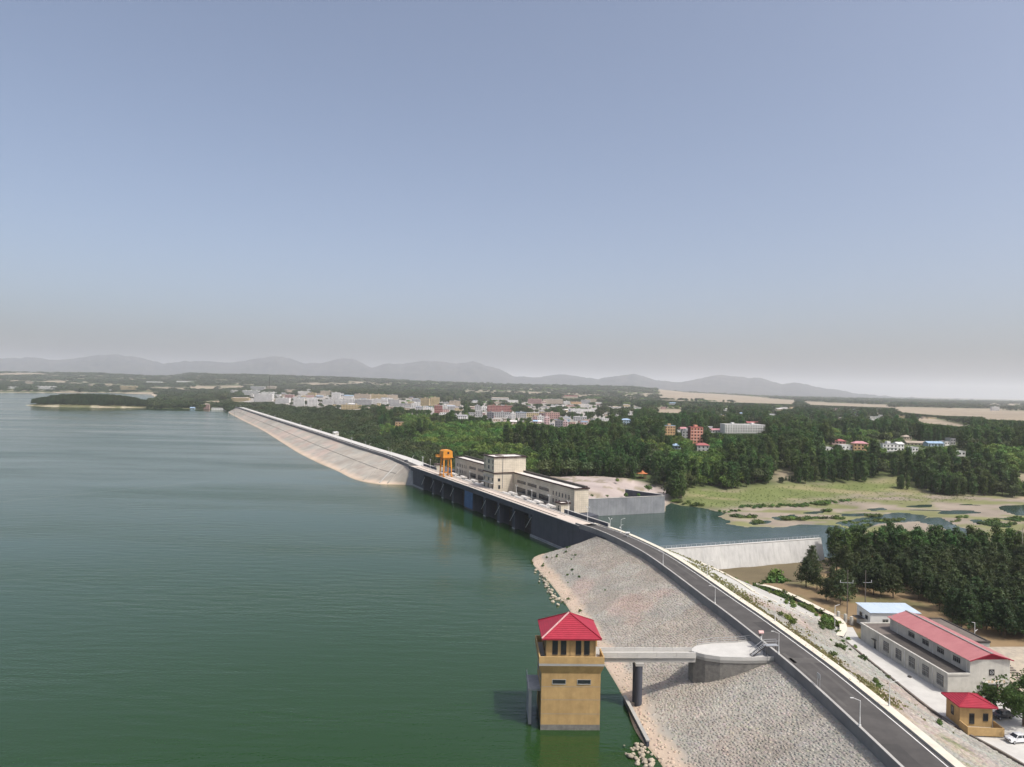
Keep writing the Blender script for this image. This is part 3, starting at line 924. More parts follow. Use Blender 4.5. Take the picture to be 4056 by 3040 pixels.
# piers with their brackets
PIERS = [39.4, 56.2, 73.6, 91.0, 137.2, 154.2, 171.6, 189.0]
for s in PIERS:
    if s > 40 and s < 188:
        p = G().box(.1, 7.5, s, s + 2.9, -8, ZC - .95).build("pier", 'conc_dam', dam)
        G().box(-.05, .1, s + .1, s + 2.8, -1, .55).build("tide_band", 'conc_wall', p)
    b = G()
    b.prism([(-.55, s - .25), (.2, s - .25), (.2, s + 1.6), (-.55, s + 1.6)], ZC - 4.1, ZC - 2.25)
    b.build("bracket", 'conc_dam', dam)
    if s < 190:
        st = G().bar((-.25, s - .6, ZC - 3.6), (-.6, s - .1 + 4.2, ZC - 9.0), .22)  # pale sloping bar added in place of a sunlight stripe on the pier side
        st.build("sun_stripe_bar", 'galv', dam)
# bay with the blue lined pier
G().box(.1, 7.5, 108.2, 120.5, -8, ZC - .95).build("pier", 'conc_dam', dam)
tag(G().box(-.1, .09, 108.6, 120.2, .9, ZC - 2.35).build("gate_leaf", 'blue_gate', dam), "bright blue steel panel on the wide middle pier")
# steel gates recessed in the bays
edges = [(42.3, 56.2), (59.1, 73.6), (76.5, 91), (93.9, 108.2), (120.5, 137.2), (140.1, 154.2), (157.1, 171.6), (174.5, 189)]
for a, b in edges:
    gt = G().box(5.4, 5.7, a, b, -8, 6.5).build("gate", 'dark', dam)
    for k in range(4): G().box(5.15, 5.4, a + .2, b - .2, .6 + 1.5 * k, .9 + 1.5 * k).build("rib", 'dark', gt)
# concrete body below the powerhouse
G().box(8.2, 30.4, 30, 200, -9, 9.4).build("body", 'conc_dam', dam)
G().box(30.5, 31.0, 39, 47, -9, 4.0).build("buttress", 'conc_wall', dam)
G().box(8.8, 21.0, 39, 200, 9.3, 10.6).build("equipment_floor", 'roofbrown', dam)
# low parapet walls beyond the ends of the powerhouse
pw = thing("parapet", "dark parapet wall with pale coping on the deck near the white lamp", "parapet", DLOC, TH)
G().box(10.2, 10.5, -8, 27, ZC - 2, ZC + 1.5).build("wall_panel", 'conc_dam', pw)
G().box(10.05, 10.65, -8.2, 27, ZC + 1.5, ZC + 1.68).build("coping", 'conc_white', pw)
G().box(10.05, 10.65, -8.8, -8.2, ZC - 2, ZC + 1.68).build("end_post", 'conc_white', pw)
G().box(8.76, 10.19, -8, 27, ZC - 2.2, ZC - .3).build("walkway", 'conc', pw)
pw = thing("parapet", "dark parapet wall on the deck beyond the orange crane", "parapet", DLOC, TH)
G().box(10.2, 10.5, 196, 222, ZC - 2, ZC + 1.4).build("wall_panel", 'conc_dam', pw)
G().box(10.05, 10.65, 196, 222.3, ZC + 1.4, ZC + 1.58).build("coping", 'conc_white', pw)
G().box(8.76, 10.19, 196, 222, ZC - 2.2, ZC - .3).build("walkway", 'conc', pw)

# ------------------------------------------------------------------ powerhouse
ph = thing("powerhouse", "long cream powerhouse with dark cornices and a square tower on the dam", "powerhouse", DLOC, TH)
X0, X1, S0, S1, ZB, ZT = 21.7, 29.5, 37.5, 191.0, 9.6, 21.0
def flat_block(par, name, x0, x1, y0, y1, z0, z1, wall, corn, roof, oh=.45, ch=.55, par_h=.5):
    w = G().box(x0, x1, y0, y1, z0, z1 - .3).build(name, wall, par)
    r = G().box(x0 + .35, x1 - .35, y0 + .35, y1 - .35, z1 - .3, z1 - .12).build("flat_roof", roof, par)
    c = G()
    for a in ((x0 - oh, x0 + .34, y0 - oh, y1 + oh), (x1 - .34, x1 + oh, y0 - oh, y1 + oh), (x0 + .34, x1 - .34, y0 - oh, y0 + .34), (x0 + .34, x1 - .34, y1 - .34, y1 + oh)):
        c.box(*a, z1 - .3, z1 - .3 + ch)
    c.build("cornice", corn, par)
    return w
flat_block(ph, "wing", X0, X1, S0, 104.5, ZB, ZT, 'clad', 'cornice', 'roofwhite')
flat_block(ph, "wing", X0, X1, 115.5, S1, ZB, ZT, 'clad', 'cornice', 'roofwhite')
G().box(X1 - 1.7, X1 - .36, S0 + .4, 104, ZT - .12, ZT + .9).build("roof_upstand", 'roofdark', ph)
G().box(X1 - 1.7, X1 - .36, 117, S1 - .4, ZT - .12, ZT + .9).build("roof_upstand", 'roofdark', ph)
TX0, TX1, TS0, TS1, TZ = 9.9, 21.69, 103.0, 117.0, 29.6
tw = flat_block(ph, "tower", TX0, TX1 + 7.6, TS0, TS1, ZB, TZ, 'clad', 'cornice', 'roofwhite', .55, .6)
c = G()
for a in ((TX0 - .45, TX0 - .01, TS0 - .45, TS1 + .45), (TX0 - .01, TX1, TS0 - .45, TS0 - .01), (TX0 - .01, TX1, TS1 + .01, TS1 + .45)): c.box(*a, ZT - .3, ZT + .25)
c.build("band", 'cornice', ph)
G().box(TX0 + 5, TX0 + 8.2, TS0 + 5, TS1 - 4, TZ - .12, TZ + .15).build("roof_hatch", 'roofbrown', ph)
G().box(TX0 + 5.0, TX0 + 5.35, TS0 - .2, TS0 - .01, ZB + 3, TZ - .9).build("downpipe", 'frame', ph)
def win(par, x, y, z, w, h, ax, fr='frame', name="window", proud=.06, mull=0):
    """window on a face; ax '-x' or '-y' says where it looks, x/y/z is its middle, lying on the wall plane"""
    f, p = G(), G()
    e = .09
    def bx(G_, a0, a1, z0, z1, d0, d1):
        if ax == '-x': G_.box(x - d1, x - d0, y + a0, y + a1, z + z0, z + z1)
        elif ax == '+x': G_.box(x + d0, x + d1, y + a0, y + a1, z + z0, z + z1)
        elif ax == '-y': G_.box(x + a0, x + a1, y - d1, y - d0, z + z0, z + z1)
        else: G_.box(x + a0, x + a1, y + d0, y + d1, z + z0, z + z1)
    bx(f, -w / 2 - e, -w / 2, -h / 2 - e, h / 2 + e, .004, proud)
    bx(f, w / 2, w / 2 + e, -h / 2 - e, h / 2 + e, .004, proud)
    bx(f, -w / 2, w / 2, h / 2, h / 2 + e, .004, proud)
    bx(f, -w / 2, w / 2, -h / 2 - e, -h / 2, .004, proud + .06)
    for k in range(1, mull + 1):
        a = -w / 2 + w * k / (mull + 1)
        bx(f, a - .04, a + .04, -h / 2, h / 2, .004, proud - .01)
    if mull: bx(f, -w / 2, w / 2, h * .18, h * .18 + .07, .004, proud - .02)
    bx(p, -w / 2, w / 2, -h / 2, h / 2, .003, .02)
    o = f.build(name, fr, par)
    p.build("pane", 'glass', o)
    return o
# tower windows looking over the reservoir
for z, ww in ((26.9, 1.6), (23.6, 1.6), (17.2, 1.6)):
    for yy, w in ((104.6, 1.1), (110, 2.0), (115.4, 1.1)): win(ph, TX0, yy, z, w, 1.9 if z > 20 else 1.5, '-x', mull=1 if w > 1.5 else 0)
win(ph, TX0, 110, 13.6, 1.5, 2.0, '-x')
win(ph, TX0, 104.6, 13.3, 1.2, 2.6, '-x', name="door")
win(ph, TX0, 115.2, 13.3, 1.4, 2.6, '-x', name="door")
G().box(TX0 - 1.3, TX0 - .01, TS0 + .3, TS1 - .3, 15.2, 15.45).build("canopy", 'conc_white', ph)
G().box(TX0 - .9, TX0 - .01, TS0 + .3, TS1 - .3, 18.4, 18.6).build("canopy", 'conc', ph)
win(ph, 13.0, TS0, 17.2, 1.25, 1.5, '-y')
win(ph, 13.2, TS0, 13.3, 1.15, 2.0, '-y', name="door")
# wide windows of the wings
for y0 in (96, 83.5, 70.5):
    win(ph, X0, y0 - 3, 16.9, 10.2, 1.5, '-x', mull=9)
    win(ph, X0, y0 - 3, 12.5, 10.2, 2.6, '-x', mull=6)
for k in range(6):
    for z in (16.3, 12.6): win(ph, X0, 42.5 + k * 3.05, z, 1.0, 2.0, '-x')
for y0 in (132, 147, 161):
    win(ph, X0, y0, 16.9, 10.5, 1.5, '-x', mull=9)
    win(ph, X0, y0, 12.5, 10.5, 2.6, '-x', mull=6)
for k in range(6):
    for z in (16.3, 12.6): win(ph, X0, 172 + k * 3.0, z, 1.0, 2.0, '-x')
# small stair houses beside the deck
for y0, lab in ((31.0, "small cream stair house with dark flat roof at the near end of the powerhouse"), (197.0, "small cream stair house with dark flat roof behind the orange crane")):
    t = thing("stair_house", lab, "shed", DLOC, TH)
    flat_block(t, "wall", 10.8, 15.3, y0, y0 + 4.6, ZC - 2.5, ZC + 3.4, 'clad', 'cornice', 'roofwhite', .5, .55)
    win(t, 10.8, y0 + 2.3, ZC + 1.1, 1.1, 2.1, '-x', name="door")
# long equipment covers between deck and powerhouse
for k, y0 in enumerate((44, 57.5, 71.5, 86, 123, 139, 156, 172)):
    t = thing("hatch_cover", "pale humped hatch cover between the deck and the powerhouse windows", "hatch", DLOC, TH, "row of hatch covers beside the deck")
    for j, (a, w) in enumerate(((10.2, 2.2), (13.4, 3.0))):
        pr = [(a, 11.55), (a + w * .15, 12.25), (a + w * .5, 12.5), (a + w * .85, 12.25), (a + w, 11.55)]
        g = G()
        y1 = y0 + (6.5 if j else 7.5)
        for (xa, za), (xb, zb) in zip(pr, pr[1:]): g.poly([(xa, y0, za), (xb, y0, zb), (xb, y1, zb), (xa, y1, za)])
        g.poly([(x, y0, z) for x, z in pr])
        g.poly([(x, y1, z) for x, z in pr][::-1])
        g.build("cover", 'roofwhite', t)
        G().box(a + .1, a + w - .1, y0 + .2, y1 - .2, 10.55, 11.54).build("plinth", 'conc_wall', t)
    G().box(10.3, 19.5, y0 + 8, y0 + 11, 10.55, 11.3).build("dark_pit_frame", 'dark', t)

# ------------------------------------------------------------------ gantry crane
cp = P(1770, 1887, ZC)
cs = float((cp[:2] - O2) @ DD)
cr = thing("gantry_crane", "tall orange gantry crane with cabin on splayed legs on the deck", "crane", (*S(4.4, cs), ZC), TH)
W2, L2, HT2 = 2.6, 3.4, 11.6
for sx in (-1, 1):
    for sy in (-1, 1):
        g = G()
        a, b = Vector((sx * W2, sy * L2, .75)), Vector((sx * (W2 - .35), sy * (L2 - 1.3), HT2))
        g.tube(a, b, .34, .62, 4)
        l = g.build("leg", 'orange', cr)
        G().box(sx * W2 - .4, sx * W2 + .4, sy * L2 - 1.1, sy * L2 + 1.1, .12, .8).build("bogie", 'orange', l)
    G().bar((sx * W2, -L2, 1.3), (sx * W2, L2, 1.3), .5, .55).build("sill_beam", 'orange', cr)
    G().bar((sx * (W2 - .2), -L2 + .6, 6.0), (sx * (W2 - .2), L2 - .6, 6.0), .35, .4).build("tie_beam", 'orange', cr)
for sy in (-1, 1): G().bar((-W2 + .3, sy * (L2 - 1.2), HT2 - .7), (W2 - .3, sy * (L2 - 1.2), HT2 - .7), .5, .8).build("cross_beam", 'orange', cr)
G().box(-3.3, 3.3, -3.5, 3.5, HT2, HT2 + .5).build("platform", 'orange', cr)
g = G()
pr = [(-3.1, HT2 + .5), (3.1, HT2 + .5), (2.9, HT2 + 3.9), (1.9, HT2 + 4.7), (-1.9, HT2 + 4.7), (-2.9, HT2 + 3.9)]
for i in range(6):
    (xa, za), (xb, zb) = pr[i], pr[(i + 1) % 6]
    g.poly([(xa, -3.2, za), (xb, -3.2, zb), (xb, 3.2, zb), (xa, 3.2, za)][::-1])
g.poly([(x, -3.2, z) for x, z in pr])
g.poly([(x, 3.2, z) for x, z in pr][::-1])
cb = g.build("cabin", 'orange', cr)
w_ = win(cr, 0.2, -3.2, HT2 + 3.0, 1.1, 1.1, '-y', fr='dark', mull=1)
G().box(-5.6, -3.31, 1.0, 3.6, HT2 + .2, HT2 + .5).build("side_platform", 'orange', cr)
g = G()
for z in (.9, 1.5):
    for y_ in (1.05, 3.55): g.bar((-5.6, y_, HT2 + z), (-2.7, y_, HT2 + z), .12)
    g.bar((-5.55, 1.05, HT2 + z), (-5.55, 3.55, HT2 + z), .12)
for x_ in (-5.55, -4.2, -2.8):
    for y_ in (1.05, 3.55): g.bar((x_, y_, HT2 + .5), (x_, y_, HT2 + 1.5), .12)
g.build("railing", 'orange', cr)
G().bar((.2, 0, 2.5), (.2, 0, HT2), .12).build("hoist_rope", 'galv', cr)
G().box(-.4, .8, -.5, .5, 1.9, 2.7).build("hook_block", 'orange', cr)

# ------------------------------------------------------------------ lamps on the dam
ylamp = thing("lamp_post", "white twin-armed lamp post beside the dam deck", "lamp post", (0, 0, -500), 0, "twin-armed lamps along the deck")
G().tube((0, 0, 0), (0, 0, 5.6), .11, .08, 6).build("pole", 'white', ylamp)
for s_ in (-1, 1):
    a_ = G().bar((0, 0, 5.55), (0, s_ * 1.0, 6.3), .12).build("arm", 'white', ylamp)
    G().box(-.14, .14, s_ * 1.0 - .35, s_ * 1.0 + .35, 6.28, 6.42).build("lamp_head", 'white', a_)
ys = []
for zx in (213, 278, 337, 562, 655, 1030, 1155, 1293, 1448, 1605, 1787):
    px = 1550 + zx * .4973
    q = np.linspace(-25, 222, 2000)
    pts = O2 + 9.4 * NN + q[:, None] * DD
    xx = 2028 + FPX * (pts[:, 0] + .021 * 50) / pts[:, 1]
    ys.append(q[np.argmin(abs(xx - px))])
for i, q in enumerate(ys):
    loc = (*S(9.4, q), ZC - (2.2 if q < -8 else .3))
    if i == 0: ylamp.location, ylamp.rotation_euler = loc, (0, 0, TH)
    else: dup(ylamp, loc, TH)
rl = thing("lamp_post", "slender white street lamp on the water-side parapet of the near crest road", "lamp post", (0, 0, 0), 0, "street lamps on the near parapet")
g = G().tube((0, 0, 0), (0, 0, 1.4), .11, .1, 8).tube((0, 0, 1.4), (0, 0, 4.2), .07, .055, 8)
g.build("pole", 'white', rl)
a_ = G().bar((0, 0, 4.15), (-1.1, .1, 4.55), .07).build("arm", 'white', rl)
G().box(-1.6, -1.05, .02, .22, 4.5, 4.6).build("lamp_head", 'white', a_)
G().box(-.16, .16, -.16, .16, 0, .25).build("base", 'white', rl)
def crest_at(y, o):
    i = np.argmin(abs(near_u[:, 1] - y))
    return near_u[i] + normals2(near_u)[i] * o
bas = [(3412, 2895), (3051, 2592), (2812, 2391), (2636, 2243)]
for i, b in enumerate(bas):
    p = P(*b, ZC + 1.0)
    c = crest_at(p[1], .05)
    loc = (c[0], c[1], ZC + 1.04)
    if i == 0: rl.location = loc
    else: dup(rl, loc, 0)
for i, (yy, lab) in enumerate(((128, "street lamp"), (172, "street lamp"), (214, "street lamp"))):
    c = crest_at(yy, 10.3)
    dup(rl, (c[0], c[1], ZC + .2), R(180), label="slender white street lamp on the pale kerb of the near crest road", group="street lamps on the outer kerb")
c = P(2453, 2112, ZC)
t = dup(rl, (c[0] + .6, c[1], ZC), R(190), (1, 1, 1.25), label="tall white lamp with camera arm at the near end of the deck")
del t["group"]
cb = G().bar((0, 0, 2.4), (-.9, 0, 2.6), .08).box(.15, .5, -.15, .15, 1.6, 1.9).build("camera_arm", 'white', t)
c = P(2477, 2128, ZC)
fl = thing("floodlight", "squat floodlight with a bright white lid beside the deck lamp", "lamp", (c[0] + .8, c[1], ZC - .5))
G().tube((0, 0, 0), (0, 0, 1.9), .16, .14, 8).build("post", 'white', fl)
G().prism([(-.8, -.55), (.8, -.55), (.9, .55), (-.7, .55)], 1.9, 2.35).build("lid", 'white', fl)
ft = G().prism([(-.6, -.4), (.6, -.4), (.7, .4), (-.5, .4)], 1.55, 1.9).build("housing", 'dark', fl)
# lamps on the far embankment road
fl2 = thing("lamp_post", "small grey street lamp on the far embankment road", "lamp post", (0, 0, 0), 0, "street lamps on the far embankment")
G().tube((0, 0, 0), (0, 0, 5.0), .12, .08, 6).build("pole", 'white', fl2)
G().bar((0, 0, 4.95), (1.2, 0, 5.3), .1).build("arm", 'white', fl2)
fnn = normals2(far_u)
cnt = 0
for i in range(3, len(far_u) - 4, 4):
    o_ = .3 if (cnt % 2) else 7.2
    c = far_u[i] + fnn[i] * o_
    loc = (c[0], c[1], ZC + (1.1 if cnt % 2 else -.2))
    if cnt == 0: fl2.location, fl2.rotation_euler = loc, (0, 0, TH)
    else: dup(fl2, loc, TH + (0 if cnt % 2 else math.pi))
    cnt += 1
# white hut beside the far road
p = P(1330, 1716, ZC - 1)
t = thing("roadside_hut", "small white hut beside the far embankment road", "hut", (p[0], p[1], ZC - 3.5), TH)
G().box(-2, 2, -7, 7, 0, 3.2).build("wall", 'hall', t)
g = G()
g.poly([(-2.5, -7.5, 3.2), (2.5, -7.5, 3.9), (2.5, 7.5, 3.9), (-2.5, 7.5, 3.2)])
g.box(-2.5, -2.3, -7.5, 7.5, 3.0, 3.2)
g.build("roof", 'white', t)
win(t, -2, 0, 1.4, 1.4, 1.6, '-x')

# ------------------------------------------------------------------ tailrace walls
def wall_between(name, label, a, b, z0, z1, batter, mat_, cap, th=1.2, side=1, panel=9.0):
    a, b = np.array(a, float), np.array(b, float)
    L_ = np.linalg.norm(b - a)
    an = math.atan2(b[1] - a[1], b[0] - a[0])
    t = thing(name, label, "wall", (a[0], a[1], 0), an)
    n = max(1, int(L_ / panel))
    for k in range(n):
        x0, x1 = L_ * k / n + .02, L_ * (k + 1) / n - .02
        g = G()
        y0, y1 = -batter * side, 0
        g.v += [(x0, -batter, z0), (x1, -batter, z0), (x1, th, z0), (x0, th, z0), (x0, 0, z1), (x1, 0, z1), (x1, th, z1), (x0, th, z1)]
        g.f += [(3, 2, 1, 0), (4, 5, 6, 7), (0, 1, 5, 4), (1, 2, 6, 5), (2, 3, 7, 6), (3, 0, 4, 7)]
        g.m += [0] * 6
        g.build("wall_panel", mat_, t)
    G().box(0, L_, -.12, th + .12, z1, z1 + .25).build("coping", cap, t)
    return t, L_
t, L_ = wall_between("training_wall", "long battered pale concrete training wall on the near side of the pond", (55, 285.6), (139.5, 317.5), -6.5, 3.3, 2.6, 'conc_face', 'conc_white')
g = G()
for k in range(int(L_ / 2.4)): g.box(1 + k * 2.4, 1.1 + k * 2.4, 1.1, 1.2, 3.55, 4.55)
g.box(1, L_, 1.1, 1.2, 4.5, 4.6).box(1, L_, 1.1, 1.2, 4.05, 4.12)
g.build("railing", 'galv', t)
wall_between("tailrace_wall", "blue-grey stained concrete wall standing in the pond behind the powerhouse", (4, 396), (94, 430.5), -6.8, 4.0, .0, 'conc_wall', 'conc')
wall_between("wing_wall", "short dark concrete wall running back from the end of the tailrace wall", (93.2, 432.6), (74, 452), -2, 4.6, .0, 'conc_dam', 'conc_white', 1.0, panel=30)
# low stone wall with a pale coping along the lower path
lw = np.array([P(x, y, -1.0)[:2] for x, y in ((2990, 2312), (3040, 2320), (3100, 2340), (3180, 2375), (3250, 2410), (3310, 2440), (3338, 2465), (3345, 2490), (3330, 2520))])
lw = resample(lw, 2.0)
t = thing("path_wall", "low curving stone wall with a pale coping below the pine wood", "wall", (lw[0][0], lw[0][1], -2.2))
g = sweep(lw - lw[0], [(-.5, 0), (-.5, 1.1), (.6, 1.1), (.6, 0)])
g.build("wall_body", 'conc_wall', t)
g = sweep(lw - lw[0], [(-.7, 1.1), (-.7, 1.22), (1.3, 1.22), (1.3, 1.1), (-.7, 1.1)])
g.build("coping", 'kerb', t)

# ------------------------------------------------------------------ intake tower in the water
it = thing("intake_tower", "ochre intake tower with red hipped roof standing in the reservoir", "tower", (12.8, 147.3, 0), R(2))
hw, hd = 5.6, 5.0
sh_ = G().box(-5.9, 5.9, -5.6, 5.2, -6, 11.3).build("shaft", 'yellow', it)
g = G()
for a in ((-5.93, 5.93, -5.63, -5.605), (-5.93, -5.905, -5.6, 5.2), (5.905, 5.93, -5.6, 5.2)): g.box(*a, -1, 1.1)
g.build("waterline_stain", 'dark_stone', sh_)
for z in (3.2, 6.0, 8.6):
    g = G()
    for a in ((-5.92, 5.92, -5.62, -5.605), (-5.92, -5.905, -5.6, 5.2)): g.box(*a, z, z + .07)
    g.build("joint", 'stone_edge', sh_)
g = G()
for z0, z1, a, b in ((11.3, 13.0, 5.9, 6.5),):
    lo = [(-a, -5.6), (a, -5.6), (a, 5.2), (-a, 5.2)]
    hi = [(-b, -6.3), (b, -6.3), (b, 5.9), (-b, 5.9)]
    for i in range(4):
        j = (i + 1) % 4
        g.poly([(*lo[i], z0), (*lo[j], z0), (*hi[j], z1), (*hi[i], z1)])
g.build("corbel", 'yellow', it)
G().box(-6.5, 6.5, -6.3, 5.9, 13.0, 13.45).build("balcony_floor", 'conc', it)
g = G()
for a in ((-6.5, 6.5, -6.3, -6.05), (-6.5, 6.5, 5.65, 5.9), (-6.5, -6.25, -6.05, 5.65), (6.25, 6.5, -6.05, -1.5), (6.25, 6.5, 3.2, 5.65)): g.box(*a, 13.46, 14.8)
g.build("balcony_parapet", 'yellow', it)
G().box(-5.0, 5.0, -4.5, 4.5, 13.46, 18.1).build("wall", 'yellow', it)
for x in (-3.2, -1.5, 1.5, 3.2): win(it, x, -4.5, 16.0, .95, 2.6, '-y', fr='dark')
for y in (-2, 1.2):
    win(it, -5.0, y, 16.0, .95, 2.6, '-x', fr='dark')
for x in (-4.85, 0, 4.85): G().box(x - .12, x + .12, -4.62, -4.505, 13.5, 18.0).build("pilaster", 'yellow', it)
ex, ey, ze, za = 6.0, 5.6, 18.1, 21.6
ap = [(-.0, 0, za)]
rf = [((-ex, -ey, ze), (ex, -ey, ze)), ((ex, -ey, ze), (ex, ey, ze)), ((ex, ey, ze), (-ex, ey, ze)), ((-ex, ey, ze), (-ex, -ey, ze))]
roof = G().box(-ex, ex, -ey, ey, ze - .25, ze).build("roof", 'red_roof', it)
for (a, b) in rf:
    a, b, c_ = Vector(a), Vector(b), Vector((0, 0, za))
    rows = 13
    g = G()
    for k in range(rows):      # stepped courses of glazed tiles
        t0, t1 = k / rows, (k + 1) / rows
        p0, p1 = a.lerp(c_, t0), b.lerp(c_, t0)
        q0, q1 = a.lerp(c_, t1), b.lerp(c_, t1)
        up_ = Vector((0, 0, .07))
        g.poly([p0 + up_, p1 + up_, q1, q0])
        g.poly([p0, p1, p1 + up_, p0 + up_])
    g.build("tile_slope", 'red_roof', roof)
for (a, b) in rf:
    G().bar(Vector(a) + Vector((0, 0, .1)), Vector((0, 0, za + .08)), .26, .16).build("hip_cap", 'red_ridge' if a[0] < 0 and a[1] < 0 else 'red_roof', roof)
# lower side landing and vents
G().box(-8.4, -5.9, -3.5, 3.5, 6.9, 7.3).build("landing", 'conc_wall', it)
g = G()
for y in (-3.4, 0, 3.4): g.bar((-8.3, y, 7.3), (-8.3, y, 8.4), .08)
g.bar((-8.3, -3.4, 8.4), (-8.3, 3.4, 8.4), .08)
g.build("railing", 'galv', it)
G().box(-8.2, -7.6, -3.2, 3.2, -6, 6.9).build("landing_post", 'conc_wall', it)
for x in (-2.4, 2.6): win(it, x, -5.6, 9.6, 2.6, .8, '-y', fr='conc')
for y in (-2.5, 2.5): win(it, -5.9, y, 9.6, 2.0, .8, '-x', fr='conc')

# ------------------------------------------------------------------ footbridge and landing platform
fb = thing("footbridge", "narrow pale concrete footbridge from the tower to the round platform", "bridge", (19.3, 152.5, 0), R(3))
LB = 21.2
G().box(-.1, LB, -1.5, 1.5, 10.9, 11.25).build("deck", 'conc_white', fb)
for y in (-1.5, 1.28):
    for k in range(5):
        G().box(k * LB / 5 + .03, (k + 1) * LB / 5 - .03, y, y + .22, 11.26, 12.1).build("parapet_panel", 'conc_white', fb)
for y in (-1.2, .7): G().box(0, LB, y, y + .5, 9.9, 10.89).build("girder", 'conc', fb)
for y in (-.85, .85): G().tube((9.0, y * 1.25, -3), (9.0, y * 1.25, 9.4), .8, .8, 16).build("pier", 'conc_dam', fb)
G().box(8.1, 9.9, -1.9, 1.9, 9.3, 9.89).build("cap_beam", 'conc', fb)
PL = [(39.6, 155.6), (40.0, 153.2), (42.2, 151.5), (45.2, 150.4), (50, 150.3), (57.4, 150.9), (56.4, 163), (52.4, 161.5), (46, 160.4), (42.6, 159)]
pt = thing("landing_platform", "rounded pale concrete platform with stone skirt above the slope", "platform", (48, 155, 0))
pl = [(x - 48, y - 155) for x, y in PL]
G().prism(pl, 10.75, 11.25).build("slab", 'conc_white', pt)
G().prism([(x * .97, y * .97) for x, y in pl], 2.0, 10.74).build("stone_skirt", 'dark_stone', pt)
for i in range(1, 5):
    a, b = Vector((*pl[i], 0)), Vector((*pl[i + 1], 0))
    g = G()
    d_ = (b - a).normalized()
    nrm = Vector((-d_.y, d_.x, 0)) * .2
    g.v += [tuple(v) for v in (a + Vector((0, 0, 10.7)), b + Vector((0, 0, 10.7)), b + nrm + Vector((0, 0, 10.7)), a + nrm + Vector((0, 0, 10.7)), a + Vector((0, 0, 12.0)), b + Vector((0, 0, 12.0)), b + nrm + Vector((0, 0, 12.0)), a + nrm + Vector((0, 0, 12.0)))]
    g.f += [(3, 2, 1, 0), (4, 5, 6, 7), (0, 1, 5, 4), (1, 2, 6, 5), (2, 3, 7, 6), (3, 0, 4, 7)]
    g.m += [0] * 6
    g.build("parapet_panel", 'conc_white', pt)
for i in range(6, 9):
    a, b = pl[i], pl[i + 1]
    G().bar((*a, 11.35), (*b, 11.35), .3, .2).build("edge_kerb", 'conc', pt)
    r_ = G()
    n_ = max(2, int(math.dist(a, b) / 1.6))
    for k in range(n_ + 1):
        q = Vector((*a, 0)).lerp(Vector((*b, 0)), k / n_)
        r_.bar((q.x, q.y, 11.25), (q.x, q.y, 12.4), .06)
    r_.bar((*a, 12.4), (*b, 12.4), .07)
    r_.bar((*a, 11.9), (*b, 11.9), .05)
    r_.build("railing", 'galv', pt)
# steel stair from the platform over the parapet
ss = thing("steel_stair", "dark steel stair with handrails climbing from the platform to the road parapet", "stair", (52.6, 153.0, 11.25), R(8))
for y in (-.55, .55):
    G().bar((0, y, .1), (3.1, y, 2.3), .1, .2).build("stringer", 'dark', ss)
    g = G().bar((0, y, 1.1), (3.1, y, 3.3), .07).bar((0, y, .1), (0, y, 1.1), .07).bar((3.1, y, 2.3), (3.1, y, 3.3), .07).bar((3.1, y, 3.3), (6.0, y, 3.3), .08).bar((6.0, y, 2.3), (6.0, y, 3.3), .07)
    g.build("handrail", 'galv', ss)
for k in range(9): G().box(.1 + k * .34, .4 + k * .34, -.5, .5, .22 + k * .245, .27 + k * .245).build("tread", 'galv', ss)
G().box(3.1, 6.0, -.6, .6, 2.22, 2.32).build("landing", 'galv', ss)
for x in (3.2, 5.9):
    for y in (-.5, .5): G().bar((x, y, -.02 if x < 4 else 1.0), (x, y, 2.22), .09).build("post", 'dark', ss)
sb = thing("gauge_box", "small gauge housing with a pink pitched lid on the road parapet", "box", (56.3, 157.6, ZC + 1.04))
G().tube((0, 0, 0), (0, 0, .7), .22, .18, 8).build("drum", 'white', sb)
G().bar((.35, .2, 0), (.35, .2, 1.7), .08).build("post", 'galv', sb)
g = G()
for s_ in (-1, 1): g.poly([(-.55, -.4, 1.55), (.55, -.4, 1.55), (.55, 0, 1.95), (-.55, 0, 1.95)] if s_ < 0 else [(-.55, 0, 1.95), (.55, 0, 1.95), (.55, .4, 1.55), (-.55, .4, 1.55)])
g.box(-.5, .5, -.36, .36, 1.3, 1.54)
g.build("lid", 'red_ridge', sb)
g = G().tube((-.2, -.1, .75), (-.35, -.25, 1.3), .1, .3, 8)
g.build("horn", 'dark', sb)
# road sign posts beside the near parapet
sg = thing("sign_post", "grey twin-post road sign seen edge-on at the near parapet", "sign", (58.7, 133.5, ZC + .6))
for y in (-.5, .5): G().bar((0, y, 0), (0, y, 2.6), .07).build("post", 'galv', sg)
G().box(-.03, .03, -.7, .7, 1.7, 2.6).build("plate", 'galv', sg)
# low quay wall at the foot of the near slope, and steps
a, b = P(2478, 2768, .6)[:2], P(2572, 2948, .6)[:2]
qt, _ = wall_between("quay_wall", "low dark quay wall at the water below the footbridge", b, a, -3, 1.1, 0, 'conc_dam', 'conc', .5, panel=5)
st = thing("stone_steps", "pale stone steps rising beside the bridge pier on the slope", "steps", (31.2, 156.5, 1.6), R(4))
for k in range(14): G().box(k * .75, k * .75 + .62, -.9, .9, k * .26 - .4, k * .26 + .12).build("step", 'conc_white', st)

